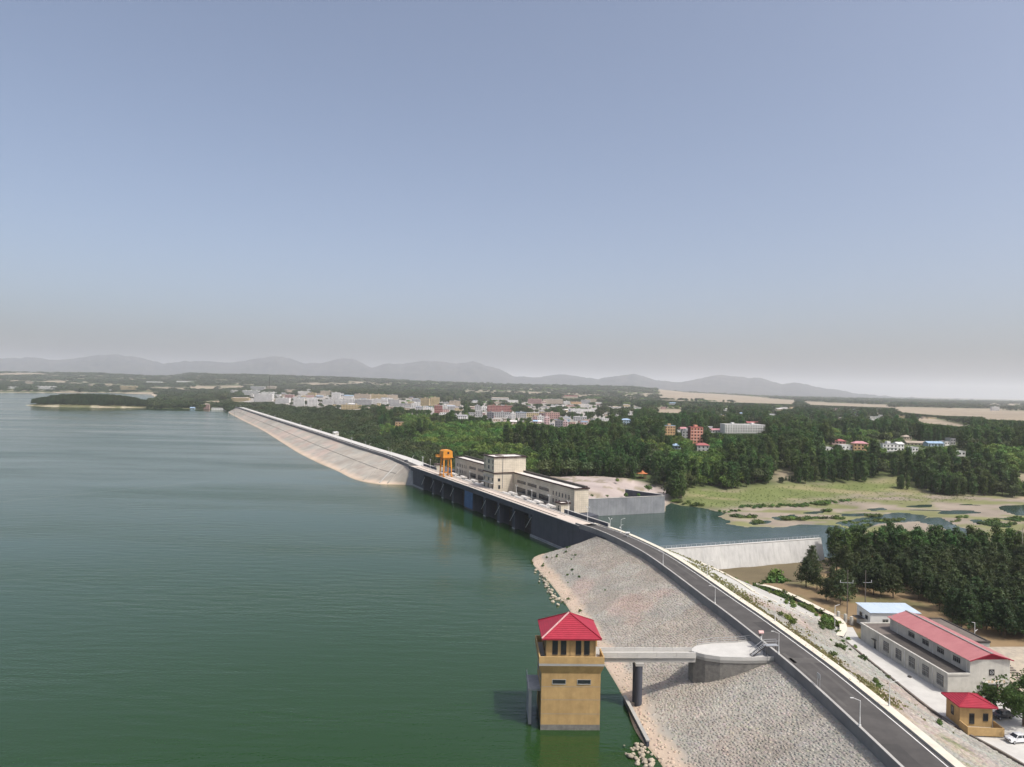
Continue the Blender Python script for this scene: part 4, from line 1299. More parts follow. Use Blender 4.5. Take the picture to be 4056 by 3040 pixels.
# ================================================================== buildings below the near road
YL, YR = (104.0, 167.5, -2.05), R(4.5)
hall = thing("machine_hall", "long white hall with faded red gable roof and lower flat-roofed annex", "hall", YL, YR)
AH, HH = 4.55, 8.0
G().box(0, 5.5, 0, 36, 0, AH).build("annex_wall", 'hall', hall)
G().box(5.5, 12.5, 31.05, 36, 0, AH).build("annex_wall", 'hall', hall)
G().box(.3, 5.49, .3, 27, AH + .004, AH + .1).build("annex_roof", 'roofdark', hall)
G().box(.3, 12.2, 31.1, 35.7, AH + .004, AH + .1).build("annex_roof", 'roofbrown', hall)
G().box(.3, 5.49, 27.0, 31.09, AH + .004, AH + .1).build("annex_roof", 'roofbrown', hall)
g = G()
for a in ((-.18, .28, -.18, 36.18), (.28, 5.49, -.18, .28), (.28, 12.7, 35.72, 36.18), (12.22, 12.7, 31.1, 35.72)): g.box(*a, AH - .12, AH + .32)
g.build("annex_coping", 'hall', hall)
G().box(5.5, 15.5, 0, 31, 0, HH).build("wall", 'hall', hall)
g = G()
g.poly([(5.5, 0, HH), (15.5, 0, HH), (10.5, 0, HH + 1.5)])
g.poly([(15.5, 31, HH), (5.5, 31, HH), (10.5, 31, HH + 1.5)])
g.build("gable", 'crimson', hall)
for sx, x_e in ((-1, 5.0), (1, 16.0)):
    for k in range(31):       # roof sheets, one by one
        y0, y1 = -.6 + k * 32.2 / 31, -.6 + (k + 1) * 32.2 / 31 - .03
        g = G()
        ze = HH - .05 + .02 * (k % 2)
        a, b = (x_e, ze), (10.5, HH + 1.62 + .02 * (k % 2))
        g.poly([(a[0], y0, a[1]), (a[0], y1, a[1]), (b[0], y1, b[1]), (b[0], y0, b[1])])
        g.poly([(a[0], y0, a[1] - .1), (a[0], y1, a[1] - .1), (b[0], y1, b[1] - .1), (b[0], y0, b[1] - .1)])
        g.poly([(a[0], y0, a[1] - .1), (a[0], y1, a[1] - .1), (a[0], y1, a[1]), (a[0], y0, a[1])])
        g.build("roof_sheet", 'pink_roof', hall)
G().bar((10.5, -.7, HH + 1.7), (10.5, 31.7, HH + 1.7), .5, .1).build("ridge_cap", 'frame', hall)
g = G()
for sx, xe in ((-1, 5.0), (1, 16.0)): g.bar((xe, -.62, HH - .12), (10.5, -.62, HH + 1.55), .06, .24)
g.build("barge_board", 'crimson', hall)
for k, y in enumerate((4.5, 10.2, 15.9, 21.6)):
    win(hall, 5.5, y, 6.4, 2.4, 1.2, '-x', mull=3)
for k, y in enumerate((2.6, 7.9, 13.2, 18.6, 24.0)):
    w_ = win(hall, 0, y, 2.35, 2.3, 2.5, '-x', mull=3)
    g = G()
    for j in range(7): g.box(-.2, -.17, y - 1.05 + j * .35 - .015, y - 1.05 + j * .35 + .015, 1.15, 3.55)
    for z in (1.3, 2.3, 3.4): g.box(-.21, -.16, y - 1.1, y + 1.1, z, z + .04)
    g.build("grille", 'galv', w_)
win(hall, 0, 29.0, 1.1, .9, 2.1, '-x', name="door")
G().box(-.8, -.01, 28.2, 29.8, 2.5, 2.58).build("door_canopy", 'dark', hall)
for y in (5.3, 10.6, 16.0, 21.3, 26.8):
    G().tube((-.08, y, 0), (-.08, y, AH - .2), .07, .07, 6).build("downpipe", 'white', hall)
for y in (1.0, 13, 27.6): G().tube((5.42, y, AH + .1), (5.42, y, HH - .1), .07, .07, 6).build("downpipe", 'white', hall)
g = G()
for x in (-.32, -.01): pass
for yy in (27.4, 27.9): g.bar((-.25, yy, .8), (-.25, yy, AH + .9), .06)
for z in np.arange(1, AH + .6, .35): g.bar((-.25, 27.4, z), (-.25, 27.9, z), .04)
g.build("ladder", 'galv', hall)
g = G()
for yy in (29.6, 30.1): g.bar((5.25, yy, AH + .1), (5.25, yy, HH + .9), .06)
for z in np.arange(AH + .3, HH + .8, .35): g.bar((5.25, 29.6, z), (5.25, 30.1, z), .04)
g.build("ladder", 'galv', hall)
# gable end with ventilator and entrance
v_ = win(hall, 10.9, 0, 5.0, 1.2, 1.2, '-y', fr='dark')
g = G()
for k in range(12):
    t0, t1 = k * math.pi / 6, (k + 1) * math.pi / 6
    g.bar((10.9 + .4 * math.cos(t0), -.07, 5.0 + .4 * math.sin(t0)), (10.9 + .4 * math.cos(t1), -.07, 5.0 + .4 * math.sin(t1)), .07)
g.bar((10.65, -.07, 4.85), (11.15, -.07, 5.15), .06)
g.build("fan_ring", 'galv', v_)
G().box(8.4, 13.6, -1.3, -.01, 2.75, 3.0).build("entrance_canopy", 'hall', hall)
d_ = win(hall, 10.6, 0, 1.25, 3.6, 2.5, '-y', fr='crimson', name="doorway")
g = G()
for k in range(5):           # row of small gold characters over the entrance, too small to read in the photograph
    x = 8.9 + k * .95
    g.box(x, x + .55, -1.36, -1.31, 3.12, 3.18).box(x, x + .55, -1.36, -1.31, 3.55, 3.61).box(x + .24, x + .31, -1.36, -1.31, 3.18, 3.55)
    g.box(x + .05, x + .5, -1.36, -1.31, 3.34, 3.40)
    if k % 2: g.box(x, x + .07, -1.36, -1.31, 3.18, 3.55)
    else: g.box(x + .48, x + .55, -1.36, -1.31, 3.18, 3.34)
g.build("lettering", 'gold', hall)
G().box(-3.2, -2.6, 9.3, 10.1, 0, .35).build("manhole", 'dark', hall)

bb = thing("blue_roofed_store", "white store with pale blue metal roof beyond the long hall", "store", (107.8, 211.2, -2.05), R(2))
G().box(0, 15, 0, 7.6, 0, 5.4).build("wall", 'white', bb)
for k in range(15):
    g = G()
    x0, x1 = -.3 + k * 1.04, -.3 + (k + 1) * 1.04 - .03
    zz = 5.42 + .015 * (k % 2)
    g.poly([(x0, -.4, zz), (x1, -.4, zz), (x1, 8, zz + .55), (x0, 8, zz + .55)])
    g.poly([(x0, -.4, zz - .12), (x1, -.4, zz - .12), (x1, -.4, zz), (x0, -.4, zz)])
    g.build("roof_sheet", 'blue_roof', bb)
for y in (2.0, 5.2): win(bb, 0, y, 3.4, 1.4, 1.1, '-x')
win(bb, 4.6, 0, 2.9, 1.6, .9, '-y', mull=1)
G().box(-2.2, -.01, 3.0, 6.4, 2.5, 2.6).build("canopy", 'dark', bb)
gp = thing("gate_posts", "pale gate posts and rail beside the blue roofed store", "gate", (104.6, 216, -2.05), R(20))
for y in (0, 2.4, 5.2): G().box(-.35, .35, y - .35, y + .35, 0, 2.6).build("post", 'hall', gp)
g = G()
for z in (.4, 1.2, 2.0): g.bar((0, .4, z), (0, 4.8, z), .06)
g.build("gate_rail", 'galv', gp)
fs = thing("flat_roofed_shed", "flat-roofed white shed half hidden behind the red roofed hall", "shed", (120.6, 189, -2.05), R(4.5))
G().box(0, 8.2, 0, 19, 0, 4.7).build("wall", 'hall', fs)
G().box(.35, 7.85, .35, 18.65, 4.704, 4.8).build("roof", 'roofbrown', fs)
g = G()
for a in ((-.15, .3, -.15, 19.15), (7.9, 8.35, -.15, 19.15), (.3, 7.9, -.15, .3), (.3, 7.9, 18.7, 19.15)): g.box(*a, 4.6, 5.05)
g.build("coping", 'roofdark', fs)
win(fs, 6, 0, 2.4, 1.4, 1.4, '-y')
# gauging house with ochre balcony
gh = thing("gauging_house", "small ochre house with red hipped roof and balcony above the car park", "house", (99.2, 152.3, -2.05), R(-3))
G().box(-3.3, 3.3, -2.6, 2.6, .4, 5.1).build("wall", 'yellow', gh)
ex, ey, ze, za = 4.0, 3.4, 5.1, 6.7
roof = G().box(-ex, ex, -ey, ey, ze - .2, ze).build("roof", 'red_roof', gh)
cnr = [(-ex, -ey), (ex, -ey), (ex, ey), (-ex, ey)]
for i in range(4):
    a, b = Vector((*cnr[i], ze)), Vector((*cnr[(i + 1) % 4], ze))
    c_ = Vector((0, 0, za))
    g = G()
    for k in range(9):
        p0, p1, q0, q1 = a.lerp(c_, k / 9), b.lerp(c_, k / 9), a.lerp(c_, (k + 1) / 9), b.lerp(c_, (k + 1) / 9)
        u_ = Vector((0, 0, .06))
        g.poly([p0 + u_, p1 + u_, q1, q0])
        g.poly([p0, p1, p1 + u_, p0 + u_])
    g.build("tile_slope", 'red_roof', roof)
    G().bar(a + Vector((0, 0, .08)), c_ + Vector((0, 0, .06)), .2, .12).build("hip_cap", 'red_roof', roof)
win(gh, -3.3, .2, 2.9, .9, 1.7, '-x', fr='dark')
win(gh, -.9, -2.6, 2.4, .9, 2.0, '-y', fr='dark')
win(gh, 1.9, -2.6, 2.8, .9, 1.4, '-y', fr='dark')
G().box(-3.3, 3.6, -5.6, -2.61, .5, .75).build("balcony_floor", 'conc', gh)
g = G()
for a in ((-3.5, 3.8, -5.8, -5.6), (3.6, 3.8, -5.6, -2.3), (-3.5, -3.3, -5.6, -2.61)): g.box(*a, .3, 2.0)
g.build("balcony_parapet", 'yellow', gh)
G().tube((-.3, -4.2, -6), (-.3, -4.2, .5), 1.35, 1.35, 16).build("column", 'conc', gh)
G().box(-4.6, -3.31, -2, 2.4, .0, .5).build("plinth", 'conc', gh)
# yard paving
yd = [(95.8, 214), (96, 196), (95.6, 176), (95.2, 158), (96.2, 148), (98.2, 140), (101.5, 122), (103, 100), (125, 100), (126, 166.5), (104, 167.0), (101.2, 204.5), (104, 214)]
g = G()
g.poly([(x, y, -2.0) for x, y in yd][::-1])
tag(g.build("yard_paving", 'conc_white'), "pale concrete yard and lane beside the white hall", kind="structure")
ys_ = thing("retaining_wall", "low brown retaining wall along the lane at the foot of the slope", "wall", (97, 150, -2.05))
pts = resample([(95.6, 206), (95.4, 194), (95.0, 176), (94.7, 158), (95.9, 147), (98, 139), (101.2, 121)], 2.0)
sweep(pts - np.array([97, 150]), [(-.25, -.5), (-.25, .55), (.2, .55), (.2, -.5)]).build("wall_body", 'roofbrown', ys_)
# stone paved bank with steps at the right edge
bk = thing("paved_bank", "stone paved bank with a flight of steps beyond the red gable", "bank", (122.5, 167.5, -2.05), R(4))
g = G()
g.poly([(0, 0, .1), (40, 0, .1), (40, 14, 4.5), (0, 14, 4.5)])
g.poly([(0, 14, 4.5), (40, 14, 4.5), (40, 19, 4.5), (0, 19, 4.5)])
g.poly([(0, 0, .1), (0, 14, 4.5), (0, 19, 4.5), (0, 19, -1)])
g.build("bank_face", 'boulder', bk)
for k in range(16): G().box(2.0, 4.0, .3 + k * .85, .85 + k * .85, .1 + k * .267, .42 + k * .267).build("step", 'roofbrown', bk)
sl_ = thing("lamp_post", "tall twin-armed white lamp post between the red gable and the pines", "lamp post", (132.5, 201.5, -2.05), R(30))
G().tube((0, 0, 0), (0, 0, 6.2), .12, .08, 8).build("pole", 'white', sl_)
G().bar((0, 0, 6.15), (-1.6, 0, 6.5), .1).build("arm", 'white', sl_)
G().bar((0, 0, 3.6), (1.4, 0, 4.0), .1).build("arm", 'white', sl_)
l2 = thing("lamp_post", "white lamp post where the lane meets the curved stone wall", "lamp post", (98.6, 214, -2.05), R(10))
G().tube((0, 0, 0), (0, 0, 6.4), .11, .08, 8).build("pole", 'white', l2)
G().bar((0, 0, 6.35), (1.5, 0, 6.7), .1).build("arm", 'white', l2)

# ------------------------------------------------------------------ cars
def car(label, loc, rz, paint):
    t = thing("parked_car", label, "car", loc, rz)
    L_, Wd = 4.6, 1.84
    prof = [(-2.3, .42), (-2.28, .78), (-2.1, 1.0), (-1.05, 1.12), (-.45, 1.58), (.2, 1.7), (1.35, 1.66), (2.0, 1.2), (2.25, 1.08), (2.3, .55), (2.2, .36), (-2.15, .34)]
    low = [(-2.3, .42), (-2.28, .78), (-2.1, 1.0), (-1.05, 1.12), (2.0, 1.16), (2.25, 1.06), (2.3, .55), (2.2, .36), (-2.15, .34)]
    g = G()
    def hull(pr, w0, w1, zm):
        n = len(pr)
        b = len(g.v)
        for sy in (-1, 1):
            for x, z in pr:
                w = w0 if z < zm else w1
                g.v.append((x, sy * w, z))
        for i in range(n):
            j = (i + 1) % n
            g.f.append((b + i, b + j, b + n + j, b + n + i))
        g.f.append(tuple(b + i for i in range(n))[::-1])
        g.f.append(tuple(b + n + i for i in range(n)))
        g.m += [0] * (n + 2)
    hull(low, Wd / 2, Wd / 2 - .05, 1.0)
    body = g.build("body", paint, t)
    bv = body.modifiers.new("bevel", 'BEVEL')
    bv.width, bv.segments = .07, 2
    g = G()
    bot = [(-1.0, .84), (1.95, .84), (1.95, -.84), (-1.0, -.84)]
    top = [(-.38, .66), (1.3, .66), (1.3, -.66), (-.38, -.66)]
    for i in range(4):
        j = (i + 1) % 4
        g.poly([(*bot[i], 1.13), (*bot[j], 1.13), (*top[j], 1.62), (*top[i], 1.62)][::-1])
    g.build("windows", 'glass', t)
    g = G()
    g.prism([(-.42, -.68), (1.34, -.68), (1.34, .68), (-.42, .68)], 1.62, 1.7)
    for sy in (-1, 1):
        for (xa, ya, xb, yb) in ((-1.0, .85, -.4, .68), (.35, .85, .45, .68), (1.95, .85, 1.32, .68)):
            g.bar((xa, sy * ya, 1.12), (xb, sy * yb, 1.64), .08)
    g.build("roof", paint, t)
    for x in (-1.42, 1.4):
        for sy in (-1, 1):
            w = G().tube((x, sy * .72, .34), (x, sy * .95, .34), .34, .34, 18).build("wheel", 'tyre', t)
            G().tube((x, sy * .94, .34), (x, sy * .965, .34), .21, .2, 12).build("rim", 'galv', w)
    for sy in (-1, 1):
        G().box(-2.32, -2.2, sy * .68 - .2, sy * .68 + .2, .74, .9).build("headlight", 'glass', t)
        G().box(2.2, 2.32, sy * .7 - .16, sy * .7 + .16, .84, 1.02).build("tail_light", 'crimson', t)
        G().box(-.75, -.6, sy * .99 - .1, sy * .99 + .1, 1.1, 1.24).build("mirror", paint, t)
    G().box(-2.33, -2.24, -.5, .5, .5, .7).build("grille", 'dark', t)
    return t
car("white SUV parked in the sun at the right edge", (104.3, 144.9, -2.0), R(8), 'car_white')
car("charcoal car parked in the shade of the big tree", (108.6, 155.6, -2.0), R(12), 'car_dark')
car("dark car under the big tree nearer the white SUV", (112.6, 149.9, -2.0), R(6), 'car_dark')
p = P(1612, 1832, ZC)
car("dark car on the crest road beside the concrete dam end", (p[0] - .5, p[1], ZC), TH + R(90), 'car_dark')

# ------------------------------------------------------------------ person at the bottom of the slope
def person(label, x, y, rz):
    iu = np.argmin(abs(NG[:, 20, 1] - y))
    iv = np.argmin(abs(NG[iu, :, 0] - x))
    z = NG[iu, iv, 2] + .12
    t = thing("person", label, "person", (x, y, z), rz)
    V = [(0, 0, .95), (0, .02, 1.2), (0, .03, 1.42), (0, .0, 1.52), (0, -.02, 1.62), (-.1, 0, .9), (-.12, -.05, .5), (-.12, .04, .1), (-.12, -.1, .05), (.1, 0, .9), (.12, -.07, .5), (.13, 0, .1), (.13, -.15, .05), (-.2, .02, 1.4), (-.27, -.08, 1.14), (-.2, -.3, 1.05), (.2, .02, 1.4), (.27, -.08, 1.14), (.2, -.3, 1.05)]
    Ed = [(0, 1), (1, 2), (2, 3), (3, 4), (0, 5), (5, 6), (6, 7), (7, 8), (0, 9), (9, 10), (10, 11), (11, 12), (2, 13), (13, 14), (14, 15), (2, 16), (16, 17), (17, 18)]
    rad = [.14, .14, .13, .06, .085, .1, .075, .05, .045, .1, .075, .05, .045, .065, .05, .035, .065, .05, .035]
    me = bpy.data.meshes.new("body")
    me.from_pydata(V, Ed, [])
    me.materials.append(MT['shirt'])
    o = link("body", me, t)
    o.modifiers.new("skin", 'SKIN')
    if not me.skin_vertices: me.skin_vertices.new()
    for i, r_ in enumerate(rad): me.skin_vertices[0].data[i].radius = (r_, r_ * .8)
    me.skin_vertices[0].data[0].use_root = True
    o.modifiers.new("sub", 'SUBSURF').render_levels = 1
    n = 8
    g = G()
    for k in range(4):
        t0, t1 = k * .4, (k + 1) * .4
        g.tube((0, -.02, 1.66 + .14 * math.sin(t0)), (0, -.02, 1.66 + .14 * math.sin(min(t1, 1.57))), .13 * math.cos(t0), max(.13 * math.cos(min(t1, 1.57)), .004), 10, caps=False)
    g.prism([(-.11, -.1), (.11, -.1), (.09, -.27), (-.09, -.27)], 1.65, 1.67)
    g.build("cap", 'cap', t)
    g = G().tube((-.11, 0, .12), (-.1, 0, .92), .075, .12, 8).tube((.12, 0, .12), (.1, 0, .92), .075, .12, 8)
    g.build("trousers", 'trouser', t)
    G().box(-.2, .2, .12, .32, 1.0, 1.45).build("backpack", 'dark', t)
p = P(2722, 3056, 2.4)
person("person in a pink cap and grey shirt standing low on the near stone slope", p[0], p[1], R(150))

# ------------------------------------------------------------------ boulders at the water's edge
bms = []
for k in range(5):
    r_ = np.random.default_rng(50 + k)
    V = np.array([(math.sin(a) * math.cos(b), math.sin(a) * math.sin(b), math.cos(a)) for a in (.5, 1.2, 1.9, 2.6) for b in np.linspace(0, 2 * math.pi, 7)[:-1]] + [(0, 0, 1), (0, 0, -1)])
    V *= r_.uniform(.7, 1.15, (len(V), 1)) * np.array([1, .8, .6])
    Ft = [(24, i, (i + 1) % 6) for i in range(6)] + [(25, 18 + (i + 1) % 6, 18 + i) for i in range(6)]
    for q in range(3):
        for i in range(6):
            a, b, c, d = q * 6 + i, q * 6 + (i + 1) % 6, q * 6 + 6 + (i + 1) % 6, q * 6 + 6 + i
            Ft += [(a, d, c), (a, c, b)]
    bms.append(np_mesh("", V, np.array(Ft), 'boulder'))
def boulders(n, pts, label, group, s0, s1):
    for k in range(n):
        t = random.random() * (len(pts) - 1)
        i = int(t)
        f = t - i
        x = pts[i][0] * (1 - f) + pts[i + 1][0] * f + random.gauss(0, .9)
        y = pts[i][1] * (1 - f) + pts[i + 1][1] * f + random.gauss(0, 1.2)
        o = link("boulder", random.choice(bms))
        s = random.uniform(s0, s1)
        o.location = (x, y, random.uniform(.0, .35))
        o.rotation_euler = (random.uniform(-.4, .4), random.uniform(-.4, .4), random.uniform(0, 6.3))
        o.scale = (s, s, s)
        tag(o, label, "boulder", group)
boulders(70, [P(x, y, .2)[:2] for x, y in ((2535, 2945), (2528, 2975), (2545, 3000), (2560, 3035), (2600, 3080))], "pale angular boulder in the pile at the water below the quay wall", "boulder pile at the near bank", .25, .8)
boulders(70, [P(x, y, .2)[:2] for x, y in ((2140, 2265), (2155, 2300), (2175, 2335), (2200, 2370), (2225, 2395))], "pale rock at the waterline beneath the far bend of the near slope", "rocks along the near waterline", .3, .9)

# ------------------------------------------------------------------ utility poles and bare trunks
pp = thing("power_pole_pair", "pair of concrete poles joined by a crossarm with insulators in front of the pines", "utility pole", (*P(3355, 2440, -2)[:2], -2.05), R(6))
for x in (0, 6.0): G().tube((x, 0, 0), (x, 0, 14.5), .15, .09, 8).build("pole", 'roofbrown', pp)
G().bar((-2.6, 0, 10.6), (2.0, 0, 10.4), .09, .1).build("crossarm", 'galv', pp)
G().bar((5.3, 0, 10.5), (8.2, 0, 10.5), .09, .1).build("crossarm", 'galv', pp)
for x in (-2.4, 1.8, 8.0): G().tube((x, 0, 10.7), (x, 0, 11.3), .1, .06, 6).build("insulator", 'white', pp)
for i, (b, tp) in enumerate((((4008, 2225), (4030, 2070)), ((4052, 2232), (4046, 2050)))):
    p = P(*b, 1.0)
    z1 = HZ(*tp, p[1])
    q = P(*tp, z1)
    t = thing("bare_tree", ["leaning bare white-barked trunk rising over the pines", "upright bare white-barked trunk at the right edge over the pines"][i], "tree", (p[0], p[1], -2.05))
    tx = (tp[0] - b[0]) * p[1] / FPX
    G().tube((0, 0, 0), (tx * .8, 0, z1 - 2), .28, .06, 6).build("trunk", 'deadwood', t)
    g = G()
    for k in range(14):
        f = random.uniform(.45, 1)
        c = Vector((tx * .8 * f, 0, (z1 - 2) * f))
        e = c + Vector((random.uniform(-2.5, 2.5), random.uniform(-2, 2), random.uniform(.5, 2.5)))
        g.tube(c, e, .05, .015, 4)
    g.build("branches", 'trunk', t)

# ------------------------------------------------------------------ pavilion in the clearing
p = PG(2545, 1893)
pz = float(ground_z(p[0], p[1]))
pv = thing("pavilion", "small pavilion with orange upturned tile roof at the edge of the woods", "pavilion", (p[0], p[1], pz))
for k in range(6):
    a = k * math.pi / 3
    G().tube((2.6 * math.cos(a), 2.6 * math.sin(a), 0), (2.6 * math.cos(a), 2.6 * math.sin(a), 3.2), .15, .15, 6).build("post", 'crimson', pv)
g = G()
prof = [(4.4, 3.3), (3.2, 3.6), (1.8, 4.3), (.8, 5.2), (.05, 6.2)]
for (ra, za), (rb, zb) in zip(prof, prof[1:]):
    for k in range(6):
        a, b = k * math.pi / 3, (k + 1) * math.pi / 3
        l = .35 if ra > 4 else 0
        g.poly([(ra * math.cos(a), ra * math.sin(a), za + l), (ra * math.cos(b), ra * math.sin(b), za + l), (rb * math.cos(b), rb * math.sin(b), zb), (rb * math.cos(a), rb * math.sin(a), zb)])
g.build("roof", 'orange_tile', pv)
PAV = (2515, 2575, 1880, 1900, p[0], p[1], 10.0, 10.0)

# ------------------------------------------------------------------ town and village
BC = {'w': (.74, .73, .71), 'g': (.42, .42, .42), 't': (.5, .42, .33), 'y': (.55, .45, .27), 'p': (.5, .33, .3), 'r': (.3, .105, .09), 'm': (.17, .06, .06), 'd': (.17, .17, .19), 'b': (.4, .5, .58), 's': (.62, .27, .19), 'o': (.55, .36, .2), 'k': (.62, .45, .45)}
RC = {'w': (.62, .61, .6), 'g': (.3, .3, .31), 'r': (.36, .12, .12), 'p': (.5, .25, .27), 'b': (.3, .42, .56), 't': (.38, .32, .26)}
for k, v in BC.items(): MT['b_' + k] = mat('plaster_' + k, v, tuple(c * .8 for c in v), scale=.15, rough=.9)
for k, v in RC.items(): MT['r_' + k] = mat('roofing_' + k, v, tuple(c * .75 for c in v), scale=.2, rough=.8)
CN = {'w': 'white', 'g': 'grey', 't': 'tan', 'y': 'yellow', 'p': 'pinkish', 'r': 'red brick', 'm': 'maroon', 'd': 'dark grey', 'b': 'pale blue', 's': 'salmon', 'o': 'orange-tan', 'k': 'pink'}
RN = {'w': 'white', 'g': 'grey', 'r': 'red', 'p': 'faded pink', 'b': 'blue', 't': 'tan'}
BLD = [PAV]
def building(xl, xr, yt, yb, wall, roof, kind, st, label, group=None, cat="building", rz=None, end=None, name=None):
    """xl..yb: outline in the photo; st storeys fix the distance; kind f flat, h hip, g gable, s sawtooth"""
    xc = (xl + xr) / 2
    d = FPX * fw + (xc - 2028) * rt - (yb - 1520) * up
    Yt = np.geomspace(330, 7000, 700)
    hit = np.nonzero(CAM_H + d[2] * Yt / d[1] < ground_z(d[0] * Yt / d[1], Yt))[0]
    Y = float(Yt[hit[0]]) if len(hit) else 4200.0
    zt = HZ(xc, yt, Y)
    d = FPX * fw + (xc - 2028) * rt - (yt - 1520) * up
    X = d[0] * Y / d[1]
    gz = float(ground_z(X, Y)) - .8
    st = int(max(1, min(8, round((zt - gz - 1.0) / 3.3))))
    w = (xr - xl) * Y / FPX
    dep = min(max(8.0, w * .35), 16.0)
    rz = rz if rz is not None else random.uniform(-.15, .22)
    BLD.append((xl, xr, yt, yb, X, Y, w, dep))
    wd = max(4.0, w - abs(math.sin(rz)) * dep)
    eave = zt - (1.6 if kind in 'hg' else .9 if kind == 's' else .5)
    t = thing(name or {"building": "town_building", "house": "village_house", "shed": "shed"}.get(cat, "town_building"), label, cat, (X, Y + dep / 2, gz), rz, group)
    e, T = eave - gz, zt - gz
    x0, x1, y0, y1 = -wd / 2, wd / 2, -dep / 2, dep / 2
    G().box(x0, x1, y0, y1, 0, e).build("wall", 'b_' + wall, t)
    if end: G().box(x0 - .15, x0 - .005, y0, y1, 0, e - .1).build("end_wall", 'b_' + end, t)
    g = G()
    if kind == 'f':
        g.box(x0 + .3, x1 - .3, y0 + .3, y1 - .3, e + .005, e + .1)
        for a in ((x0 - .2, x0 + .29, y0 - .2, y1 + .2), (x1 - .29, x1 + .2, y0 - .2, y1 + .2), (x0 + .29, x1 - .29, y0 - .2, y0 + .29), (x0 + .29, x1 - .29, y1 - .29, y1 + .2)): g.box(*a, e - .05, T)
        rf_ = g.build("roof", 'r_' + roof, t)
        for k in range(max(1, int(wd / 18))):
            xx = x0 + (k + .5) * wd / max(1, int(wd / 18))
            if st >= 3: G().box(xx - 1.6, xx + 1.6, -1.5, 2.5, e + .1, e + 2.4).build("stair_head", 'b_' + wall, rf_)
    elif kind == 's':
        n = max(2, int(wd / 9))
        for k in range(n):
            a, b = x0 + k * wd / n, x0 + (k + 1) * wd / n
            g.poly([(a, y0 - .4, e), (b, y0 - .4, T + .9), (b, y1, T + .9), (a, y1, e)])
            g.poly([(a, y0 - .4, e), (b, y0 - .4, e), (b, y0 - .4, T + .9)])
            g.poly([(b, y0 - .4, e), (b, y1, e), (b, y1, T + .9), (b, y0 - .4, T + .9)])
        g.build("roof", 'r_' + roof, t)
    else:
        o_ = .6
        rr = (x1 - x0) * .5 - (dep * .45 if kind == 'h' else -o_)
        rr = max(rr, .3)
        A_, B_, C_, D_ = (x0 - o_, y0 - o_, e), (x1 + o_, y0 - o_, e), (x1 + o_, y1 + o_, e), (x0 - o_, y1 + o_, e)
        E_, F_ = (-rr, 0, T + .4), (rr, 0, T + .4)
        g.poly([A_, B_, F_, E_])
        g.poly([C_, D_, E_, F_])
        g.poly([B_, C_, F_])
        g.poly([D_, A_, E_])
        g.poly([A_, D_, C_, B_])
        g.build("roof", 'r_' + roof, t)
    # window rows, storey by storey (only the storeys that show)
    nw = max(2, int(wd / 3.2))
    for s_ in range(st):
        zc_ = e - 1.7 - s_ * 3.2
        if zc_ < 1.0: break
        g = G()
        for k in range(nw):
            xx = x0 + (k + .5) * wd / nw
            if Y < 1050: G().box(xx - .75, xx + .75, y0 - .06, y0 - .004, zc_ - .75, zc_ + .75).build("window", 'glass', t)
            else: g.box(xx - .75, xx + .75, y0 - .06, y0 - .004, zc_ - .75, zc_ + .75)
        if Y >= 1050: tag(g.build("window_row", 'glass', t), None, kind="stuff")
        if wall in 'wykp' and st >= 3 and s_ % 1 == 0:
            G().box(x0, x1, y0 - .7, y0 - .07, zc_ - 1.5, zc_ - 1.28).build("balcony_slab", 'b_' + wall, t)
        elif s_ < st - 1:
            G().box(x0, x1, y0 - .16, y0 - .005, zc_ - 1.62, zc_ - 1.42).build("floor_band", 'b_w' if wall in 'rsp' else 'b_' + wall, t)
    g = G()
    for k in range(max(1, int(dep / 4))):
        yy = y0 + (k + .5) * dep / max(1, int(dep / 4))
        for s_ in range(st):
            zc_ = e - 1.7 - s_ * 3.2
            if zc_ > 1: g.box(x1 + .004, x1 + .06, yy - .5, yy + .5, zc_ - .7, zc_ + .7)
    if g.v: tag(g.build("side_windows", 'glass', t), None, kind="stuff")
    return t
def zA(a): return (900 + a[0] * .226, 900 + a[1] * .226, 1500 + a[2] * .226, 1500 + a[3] * .226)
def zB(a): return (1350 + a[0] * .226, 1350 + a[1] * .226, 1540 + a[2] * .226, 1540 + a[3] * .226)
def zC(a): return (1820 + a[0] * .226, 1820 + a[1] * .226, 1560 + a[2] * .226, 1560 + a[3] * .226)
TWN = "far apartment and shop blocks of the town"
def gen(wall, roof, kind, st): return "%s %s block among the roofs of the far town" % (CN[wall], {'f': 'flat-roofed', 'h': 'hip-roofed', 'g': 'gabled', 's': 'sawtooth-roofed'}[kind]), TWN + ": " + CN[wall] + " " + kind
